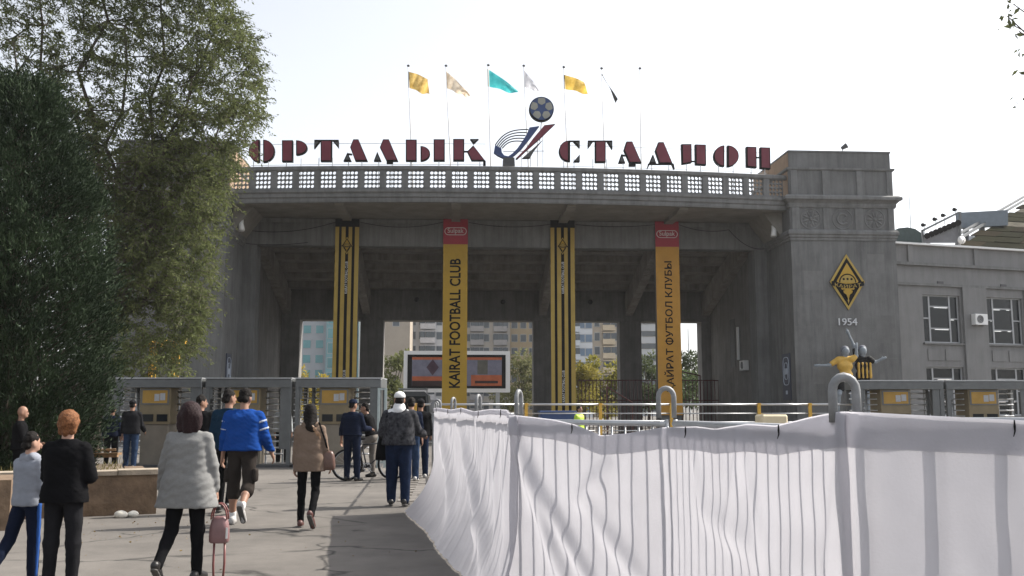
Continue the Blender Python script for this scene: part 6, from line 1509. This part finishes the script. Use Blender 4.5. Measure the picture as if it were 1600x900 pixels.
PALEB = fabric('pale_blue_band', (0.34, 0.38, 0.46), 0.06); WHT = fabric('white', (0.62, 0.62, 0.62), 0.06); SHB = mat('shoe_black', (0.015, 0.014, 0.014), 0.4); SHG = mat('shoe_grey_white', (0.38, 0.37, 0.36), 0.6, 0.2, 20); SOLE = mat('sole_rubber', (0.09, 0.085, 0.08), 0.8); SOLEW = mat('sole_white', (0.55, 0.54, 0.52), 0.7)

# the woman in the grey coat
w1, J, W_, s, _ = person('person in a loose light grey coat and black trousers carrying a pink handbag', (287, 908), 629, 0.05,
    dict(legL=(-0.22, 0.55, 0.55), legR=(0.06, 0.05, 0.0), armL=(0.05, 0.26, 0.35), armR=(0.10, 0.22, 0.10), inR=0.12, turn=0.0),
    dict(trousers=(BLK, .006, .4), top=(GREYC, .021, 0.72, 1.92, .058), top_name='coat', crease=.007, shoes=(SHB, SOLE)), ('bob', HAIRB), h_body=.009, build=1.02, seed=2)
# handbag hanging from her right hand
hb = W_(J['wrR'] + J['hdR'] * .13); hb = Vector(hb)
bag = thing('handbag', 'small dusty pink handbag held by the person in the grey coat', 'handbag', hb - Vector((0, 0, .42)))
M_pink = mat('pink_leather', (0.21, 0.115, 0.115), 0.4, 0.12, 14, 0.1, 60)
cr_ = cam2w(1, 0).normalized(); cf_ = cam2w(0, 1).normalized()
def bagshape(c, wt, wb, hgt, dp_):
    mb = MB(); prof = [(0, .80), (.06, .95), (.25, 1.0), (.6, .98), (.85, .86), (.96, .66), (1.0, .45)]; n = 20; ring = []
    for t, k in prof:
        w2 = (wb + (wt - wb) * t) / 2 * k; 
        for j in range(n):
            a = 2 * math.pi * j / n; ca, sa = math.cos(a), math.sin(a); ring.append(c + cr_ * (w2 * math.copysign(abs(ca) ** .6, ca)) + cf_ * (dp_ / 2 * k * math.copysign(abs(sa) ** .6, sa)) + Vector((0, 0, -hgt + hgt * t)))
    mb.add(ring, [(i * n + j, i * n + (j + 1) % n, (i + 1) * n + (j + 1) % n, (i + 1) * n + j) for i in range(len(prof) - 1) for j in range(n)] + [tuple(range(n - 1, -1, -1)), tuple(range((len(prof) - 1) * n, len(prof) * n))]); return mb
bc_ = hb - Vector((0, 0, .12)) + cr_ * .03
bagshape(bc_, .17, .195, .25, .12).build('bag_body', M_pink, bag, smooth=True)
for o_ in (-.03, .03): MB().tube([bc_ + cr_ * (.075 * math.cos(math.pi * k / 10)) + cf_ * o_ + Vector((0, 0, -.03 + .15 * math.sin(math.pi * k / 10))) for k in range(11)], .008, 6).build('handle', mat('handle_leather', (0.17, 0.055, 0.05), 0.4), bag, smooth=True)
MB().tube([bc_ + cr_ * .09 + cf_ * -.07 + Vector((0, 0, -.10)), bc_ + cr_ * .09 - cf_ * .075 + Vector((0, 0, -.2))], .012, 6).build('clasp', M_chrome, bag)
for x in (-.045, .055): MB().tube([bc_ + cr_ * x + Vector((0, 0, -.25)), bc_ + cr_ * (x * 1.05) + Vector((0, 0, -.45)), bc_ + cr_ * (x * .8) + Vector((0, 0, -.66))], .011, 6).build('strap', MATS['handle_leather'], bag, smooth=True)

# the man in the blue sweater
person('person in a royal blue sweater with white sleeve bands and dark cargo shorts', (375, 820), 607, -0.03,
    dict(legL=(0.10, 0.06, 0.0), legR=(-0.20, 0.75, 0.95), armL=(-0.02, 0.16, 0.25), armR=(0.08, 0.30, 0.42), turn=0.25, nod=0.2, lean=0.05),
    dict(shorts=(KHAKI, .004), top=(BLUE, .030, 0.945, 1.85, .01), top_name='sweater', bands=((.22, PALEB), (.58, PALEB)), socks=WHT, shoes=(SHG, SOLE), crease=.009), ('short', HAIRK), h_body=.009, build=1.10, seed=3, skin=SKIN2)
# the woman in beige
w2, J, W_, s, tor = person('person in a beige knit tunic and black leggings with a brown shoulder bag', (481, 824), 632, 0.0,
    dict(legL=(0.05, 0.03, 0.0), legR=(-0.16, 0.62, 0.85), armL=(0.0, 0.10, 0.1), armR=(0.05, 0.20, 0.35)),
    dict(trousers=(BLK, .004, .3), top=(BEIGE, .022, 0.80, 1.75, .018), top_name='tunic', scarf=BEIGE, shoes=(mat('shoe_brown', (0.09, 0.035, 0.03), 0.5), SOLE), tail=HAIRL, crease=.009), ('long', HAIRK), h_body=.009, build=0.93, seed=4)
sbp = Vector(W_(tor(.27, .02, 0.98))); sb_ = thing('shoulder_bag', 'brown leather bag hanging from the shoulder of the person in beige', 'bag', sbp - Vector((0, 0, .2)))
bagshape(sbp + Vector((0, 0, .10)), .17, .20, .26, .13).build('bag_body', mat('brown_leather', (0.11, 0.06, 0.045), 0.35, 0.3, 12), sb_, smooth=True)
shp = Vector(W_(tor(.14, -.06, 1.50))); MB().tube([sbp + Vector((0, 0, .05)), sbp.lerp(shp, .5) - cf_ * .06 + cr_ * .03, shp - cf_ * .02, Vector(W_(tor(.12, .10, 1.42))), sbp + cf_ * .08 + Vector((0, 0, .08))], .013, 6).build('strap', BLK, sb_, smooth=True)
# man in dark teal, with one more behind him
person('person in a dark teal jacket and black trousers left of the blue sweater', (352, 802), 611, 0.05, dict(legL=(0.12, 0.1, 0.0), legR=(-0.12, 0.25, 0.35), armL=(-.1, .12, .2), armR=(.1, .12, .3), turn=0.7), dict(trousers=(BLK, .012, .9), top=(TEAL, .028, .90, 1.95), shoes=(SHB, SOLE), collar=.0), ('short', HAIRK), h_body=.010, seed=5, skin=SKIN2)
person('person in black seen between the grey coat and the teal jacket', (309, 775), 619, 0.1, dict(turn=0.9, legL=(0.1, 0.1, 0), legR=(-.1, .2, .2)), dict(trousers=(BLK, .012, .9), top=(BLK, .028, .90, 1.95), shoes=(SHB, None)), ('short', HAIRK), h_body=.012, h_cl=.015, seed=6, skin=SKIN2)
# the policeman and the cyclist
person('person in a dark navy uniform and cap facing the bicycle', (549, 752), 624, 0.35, dict(legL=(0.0, 0.0, 0.0), legR=(0.05, 0.0, 0.0), armL=(-.05, .22, .3), armR=(.35, .15, 1.15), turn=0.35), dict(trousers=(NAVY, .016, 1.0), top=(NAVY, .026, .97, 1.95), shoes=(SHB, None), cap=(NAVY, NAVY), collar=.0), ('crop', HAIRK), h_body=.011, h_cl=.014, seed=7, skin=SKIN2, build=1.05)
person('person in black jacket and grey trousers straddling the bicycle', (580, 746), 628, 1.75 + 3.14159, dict(legL=(0.75, 0.95, 0.1), legR=(0.05, 0.1, 0.0), armL=(.7, .1, .3), armR=(.7, .1, .3), lean=.25, turn=-0.2), dict(trousers=(fabric('grey_trousers', (0.17, 0.155, 0.14), .12), .016, .8), top=(BLK, .026, .97, 1.95), shoes=(SHB, None)), ('short', HAIRK), h_body=.012, h_cl=.015, seed=8, skin=SKIN2)
# man in the checked jacket
CHECK = mat('fabric_checked', (0.012, 0.014, 0.018), 0.9, 0.5, 14, c2=(0.05, 0.05, 0.055), spec=0.06)
m3, J, W_, s, tor = person('person in a white cap, dark patterned jacket and jeans nearest the fence', (622, 791), 614, 0.02, dict(legL=(0.06, 0.05, 0.0), legR=(-0.05, 0.10, 0.12), armL=(.15, .26, .75), armR=(.45, .30, .85), inL=0.2), dict(trousers=(JEAND, .022, 1.0), top=(CHECK, .036, .93, 1.95, .01), yoke=WHT, shoes=(SHB, SOLE), cap=(WHT, None), crease=.009), ('crop', HAIRK), h_body=.010, build=1.12, seed=9, skin=SKIN2)
bp_ = Vector(W_(tor(-.24, .10, .93))); sk = thing('sack', 'black carrier bag held beside the person in the white cap', 'bag', bp_ - Vector((0, 0, .3)))
bagshape(bp_ + Vector((0, 0, .22)), .20, .34, .48, .16).build('bag_body', BLK, sk, smooth=True)
person('person in dark clothes and cap behind the white cap', (656, 748), 624, -0.1, dict(legL=(0.06, 0.05, 0.0), legR=(-0.03, 0.05, 0.05), armR=(.2, .12, .6)), dict(trousers=(JEAND, .016, 1.0), top=(BLK, .03, .93, 1.95), shoes=(SHG, None), cap=(CHAR, CHAR)), ('crop', HAIRK), h_body=.012, h_cl=.015, seed=10, skin=SKIN2)
person('person in blue jeans and navy top half hidden by the white cap', (641, 752), 622, 0.0, dict(legL=(0.06, 0.05, 0.0), legR=(-0.03, 0.05, 0.05)), dict(trousers=(JEAN, .018, 1.0), top=(NAVY, .026, .95, 1.95), shoes=(SHG, None)), ('short', HAIRK), h_body=.012, h_cl=.015, seed=11)
# left group
person('person in a pale grey hooded top and navy tracksuit trousers with blue stripe', (35, 912), 676, 0.35, dict(legL=(-0.30, 0.35, 0.4), legR=(0.05, 0.04, 0.0), armL=(.1, .1, .25), armR=(.1, .12, .5), turn=0.35), dict(trousers=(NAVY, .018, .9), side_stripe=fabric('stripe_blue', (0.03, 0.09, 0.30)), top=(fabric('pale_grey', (0.23, 0.245, 0.28), .1), .024, .90, 1.95), top_name='hooded_top', scarf=MATS['fabric_pale_grey'], shoes=(SHB, SOLEW)), ('short', HAIRK), h_body=.009, build=.9, seed=12)
person('person standing in a black jacket and black trousers right of the pale hooded top', (92, 930), 643, 0.06, dict(legL=(0.0, 0.0, 0.0), legR=(0.03, 0.05, 0.0), armL=(.2, .14, 1.1), armR=(.12, .24, 1.35), inL=.5, inR=.75), dict(trousers=(CHAR, .010, .8), top=(BLK, .026, .88, 1.95, .012), shoes=(SHB, SOLE), crease=.008), ('mid', HAIRO), h_body=.009, build=1.0, seed=13)
g_ = PX(28, 740, 17.6)
person('person in black clothes standing in profile at the left edge', (g_.x, g_.y, 0.0), 0, 1.25, dict(armL=(.3, .1, .9), armR=(.3, .1, .9)), dict(trousers=(BLK, .014, .9), top=(BLK, .03, .93, 1.95), shoes=(SHB, None)), None, h_body=.011, h_cl=.014, Hm=1.66, seed=14, skin=SKIN2)
person('person in a cap, dark jacket and jeans at the leftmost turnstile', tuple(PX(204, 700, 26.2).xy) + (0.0,), 623, -0.1, dict(legL=(0.03, 0, 0), legR=(-.06, .1, .1), armR=(.3, .15, .6)), dict(trousers=(JEAN, .018, 1.0), top=(CHAR, .032, .90, 1.95), shoes=(SHB, None), cap=(CHAR, None)), ('crop', HAIRK), h_body=.012, h_cl=.015, Hm=1.84, seed=15, skin=SKIN2)
person('person in black standing left of the leftmost turnstile', tuple(PX(173, 700, 26.6).xy) + (0.0,), 632, 0.0, dict(), dict(trousers=(BLK, .016, 1.0), top=(NAVY, .03, .90, 1.95), shoes=(SHB, None)), ('short', HAIRK), h_body=.013, h_cl=.016, Hm=1.70, seed=16, skin=SKIN2)
person('person in a pale top passing through the turnstile behind the blue sweater', tuple(PX(441, 700, 28.9).xy) + (0.0,), 622, 0.0, dict(turn=.3), dict(trousers=(CHAR, .016, 1.0), top=(fabric('pale_blue_grey', (0.34, 0.36, 0.37)), .03, .90, 1.95), shoes=(SHB, None)), ('short', HAIRK), h_body=.013, h_cl=.016, Hm=1.82, seed=17, skin=SKIN2)
g_ = PX(905, 640, 33.0)
person('person in a fluorescent yellow green vest behind the railing', (g_.x, g_.y, 0), 0, 2.2, dict(), dict(trousers=(NAVY, .016, 1.0), top=(mat('hi_vis', (0.42, 0.62, 0.05), 0.6, 0.1, 9), .034, .93, .3), top_name='vest', shoes=(SHB, None)), ('short', HAIRK), h_body=.013, h_cl=.016, Hm=1.72, seed=18, skin=SKIN2)

# ------------------------------------------------------------------ bicycle
def bicycle():
    c = gr(578, 750); hdg = 0.35; t = thing('bicycle', 'dark bicycle standing sideways between the navy uniform and the turnstile', 'bicycle', c, hdg - YAW)
    L = lambda mb, nm, m, p=None, sm=True: mb.build(nm, m, p or t, smooth=sm, local=True)
    r = .34; hubs = {'rear': (-.53, 0), 'front': (.53, -0.0)}
    for k_, (x, y) in hubs.items():
        ringp = [(x + r * math.cos(a), y, r + .015 + r * math.sin(a)) for a in [2 * math.pi * i / 32 for i in range(32)]]
        wv = L(MB().tube(ringp, .024, 8, closed=True), 'wheel', M_black)
        L(MB().tube([(x + (r - .03) * math.cos(a), y, r + .015 + (r - .03) * math.sin(a)) for a in [2 * math.pi * i / 32 for i in range(32)]], .011, 6, closed=True), 'rim', M_galv, wv)
        sp = MB()
        for i in range(16): a = 2 * math.pi * i / 16; sp.tube([(x, y + (.02 if i % 2 else -.02), r + .015), (x + (r - .03) * math.cos(a), y, r + .015 + (r - .03) * math.sin(a))], .0022, 4)
        sp.tube([(x, y - .05, r + .015), (x, y + .05, r + .015)], .02, 8); L(sp, 'spokes', M_galv, wv)
    fm = mat('bicycle_frame', (0.03, 0.03, 0.035), 0.35); bb = (-.08, 0, .29); st = (-.20, 0, .80); hdt = (.38, 0, .84); hb_ = (.42, 0, .70)
    f = MB()
    for a, b in ((bb, st), (bb, hb_), (st, hdt), (hdt, hb_), (bb, (-.53, .05, r)), (bb, (-.53, -.05, r)), (st, (-.53, .05, r)), (st, (-.53, -.05, r)), (hb_, (.53, .05, r)), (hb_, (.53, -.05, r))): f.tube([a, b], .017, 8)
    L(f, 'frame', fm)
    L(MB().tube([hdt, (.36, 0, .98)], .014, 8).tube([(.36, 0, .98), (.40, -.15, 1.0), (.34, -.30, 1.0)], .013, 8).tube([(.36, 0, .98), (.40, .15, 1.0), (.34, .30, 1.0)], .013, 8), 'handlebar', M_galv)
    L(MB().tube([st, (-.23, 0, .92)], .013, 8), 'seat_post', M_galv); L(MB().sphere((-.25, 0, .94), .14, .075, .035, 14, 8), 'saddle', M_black)
    L(MB().tube([(bb[0] + .09 * math.cos(a), -.04, bb[2] + .09 * math.sin(a)) for a in [2 * math.pi * i / 20 for i in range(20)]], .008, 6, closed=True).tube([(bb[0], -.04, bb[2]), (bb[0] + .12, -.07, bb[2] - .12)], .01, 6).tube([(bb[0], .04, bb[2]), (bb[0] - .12, .07, bb[2] + .12)], .01, 6), 'crankset', M_galv)
    for x, y, z in ((bb[0] + .12, -.11, bb[2] - .12), (bb[0] - .12, .11, bb[2] + .12)): L(MB().cbox((x, y, z), .09, .08, .025), 'pedal', M_black, sm=False)
bicycle()

# ------------------------------------------------------------------ painted sculpture of two footballers below the crest
def footballers():
    YS_ = 46.6; c = at_y(1328, 640, YS_); K = 1.75; t = thing('footballer_sculpture', 'painted sculpture of two celebrating footballers in yellow and striped shirts', 'sculpture', (c.x, YS_, 0))
    MB().bbox(c.x - 1.5, YS_ - .6, 0, c.x + 1.5, YS_ + .6, .55, .04).build('plinth', M_trim, t)
    stone = mat('sculpture_grey', (0.22, 0.25, 0.28), 0.6, 0.15, 6); ye = mat('sculpture_yellow', (0.55, 0.33, 0.05), 0.5, 0.12, 4)
    def P3(u, v, dy=0): q = at_y(u, v, YS_ + dy); return V3(q.x, q.y, q.z)
    def em(nm, prims, m, k=.06, h=.035, cuts=(), par=None):
        V, Q = sdf_mesh(prims, h, k, cuts, .006, 4, 3); o = bpy.data.objects.new(nm, np_mesh(nm, V, Q, m)); attach(o, par or t); return o
    # left player: arm stretched to the left, yellow shirt
    def figure(hd_, sh, ch, hp, arms, feet, shirt, shorts, stripes=None):
        def hand(w_, d):
            d = d / np.linalg.norm(d); pr = [('c', w_, .075, w_ + d * .16, .07, .03)]; sd = np.cross(d, V3(0, 1, 0)); sd /= np.linalg.norm(sd) + 1e-6
            for k_ in range(4): b = w_ + d * .18 + sd * (.035 * (k_ - 1.5)); pr.append(('c', b, .024, b + d * (.13 - .02 * abs(k_ - 1.2)), .018, .01))
            pr.append(('c', w_ + d * .08 + sd * .06, .028, w_ + d * .16 + sd * .13, .02, .01)); return pr
        body = [('e', hd_, .19, .22, .25), ('e', hd_ + V3(0, -.06, -.1), .11, .12, .13), ('c', hd_ + V3(0, -.19, -.02), .03, hd_ + V3(0, -.21, -.06), .03, .02), ('c', hd_ - V3(0, 0, .12), .1, ch + V3(0, 0, .25), .11), ('c', sh[0], .13, sh[1], .13), ('c', ch + V3(-.12, 0, 0), .22, ch + V3(.12, 0, 0), .22), ('c', hp + V3(-.1, 0, 0), .2, hp + V3(.1, 0, 0), .2), ('c', ch, .2, hp, .19)]
        sh_pr = [('c', sh[0], .16, sh[1], .16), ('c', ch + V3(-.13, 0, 0), .26, ch + V3(.13, 0, 0), .26), ('c', hp + V3(-.1, 0, .12), .24, hp + V3(.1, 0, .12), .24), ('c', ch, .25, hp + V3(0, 0, .1), .24)]
        for (a, b, c2) in arms: body += [('c', a, .11, b, .085), ('c', b, .085, c2, .06)] + hand(c2, c2 - b); sh_pr += [('c', a, .15, a * .35 + b * .65, .13)]
        so = []
        for (a, b, c2, tdir) in feet: body += [('c', a, .17, b, .11), ('c', b, .11, c2, .075), ('c', c2 - V3(0, 0, .08), .07, c2 + tdir * .28 - V3(0, 0, .1), .06)]; so += [('c', a, .21, a * .4 + b * .6, .19)]
        bo = em('body', body, stone); shirt_o = em('shirt', sh_pr, shirt, .08, cuts=[(hp - V3(0, 0, .05), V3(0, 0, -1))]); em('shorts', so + [('c', hp + V3(-.1, 0, -.05), .22, hp + V3(.1, 0, -.05), .22)], M_black, .06)
        if stripes:
            for f in stripes: x = ch[0] + f; em('stripe', [('c', V3(x, ch[1] - .215, ch[2] + .12), .062, V3(x, hp[1] - .205, hp[2] + .0), .062)], ye, .03, par=shirt_o)
        em('hair', [('e', hd_ + V3(0, .04, .07), .21, .22, .22)], mat('sculpture_hair', (0.12, 0.13, 0.16), 0.7), .03, cuts=[(hd_ + V3(0, -.06, .06), V3(0, -.8, -.6))], par=bo)
    h1 = P3(1321, 549); figure(h1, (P3(1311, 562), P3(1330, 561)), P3(1320, 572), P3(1322, 590), [(P3(1308, 563), P3(1296, 571), P3(1281, 571)), (P3(1331, 562, -.1), P3(1338, 556, -.1), P3(1338, 545, -.15))], [(P3(1318, 594), P3(1311, 616, -.3), V3(P3(1306, 640)[0], YS_ + .1, .72), V3(0, -1, 0)), (P3(1327, 594), P3(1331, 618, -.25), V3(P3(1334, 640)[0], YS_ - .1, .72), V3(0, -1, 0))], ye, M_black)
    h2 = P3(1348, 548, .25); figure(h2, (P3(1340, 561, .25), P3(1357, 561, .25)), P3(1348, 572, .25), P3(1348, 590, .25), [(P3(1339, 560, .3), P3(1334, 540, .35), P3(1326, 522, .3)), (P3(1358, 561, .2), P3(1367, 566, .1), P3(1376, 562, 0))], [(P3(1344, 594, .2), P3(1343, 616, -.05), V3(P3(1342, 640)[0], YS_ + .3, .72), V3(0, -1, 0)), (P3(1353, 594, .2), P3(1357, 618, 0), V3(P3(1360, 640)[0], YS_ + .25, .72), V3(0, -1, 0))], M_black, M_black, stripes=(-.30, -.10, .10, .30))
footballers()

# ------------------------------------------------------------------ dry leaves blown over the asphalt
lp_, ld_ = [], []
rr = random.Random(77)
for _ in range(170):
    u, v = rr.uniform(-60, 700), rr.uniform(745, 930)
    if rr.random() < 0.45: u = rr.uniform(100, 330); v = rr.uniform(800, 850)
    g = gr(u, v); lp_.append((g.x, g.y, 0.012)); ld_.append((rr.gauss(0, 1), rr.gauss(0, 1), rr.gauss(0, .12)))
o = bpy.data.objects.new('fallen_leaves', leaf_mesh('fallen_leaves', np.array(lp_), np.array(ld_), 0.026, leafmat('dead_leaf', (0.10, 0.07, 0.03), (0.2, 0.14, 0.06), 0.2), 0.6, 0.5, 0.3)); attach(o, None); tag(o, 'scattered dry leaves and grit on the asphalt', 'leaves', kind='stuff')

# ================================================================== thin city haze
hz = MB().box(-190, -25, -1.0, 230, 300, 46.0)
hm_ = bpy.data.materials.new('haze'); hm_.use_nodes = True
nt = hm_.node_tree
for n in list(nt.nodes): nt.nodes.remove(n)
pv_ = nt.nodes.new('ShaderNodeVolumePrincipled'); pv_.inputs['Density'].default_value = 0.00026; pv_.inputs['Color'].default_value = (0.93, 0.95, 0.97, 1); pv_.inputs['Anisotropy'].default_value = 0.35
ou = nt.nodes.new('ShaderNodeOutputMaterial'); nt.links.new(pv_.outputs[0], ou.inputs['Volume'])
tag(hz.build('haze', hm_, None), 'thin bright haze over the forecourt and the far blocks', None, kind='stuff')
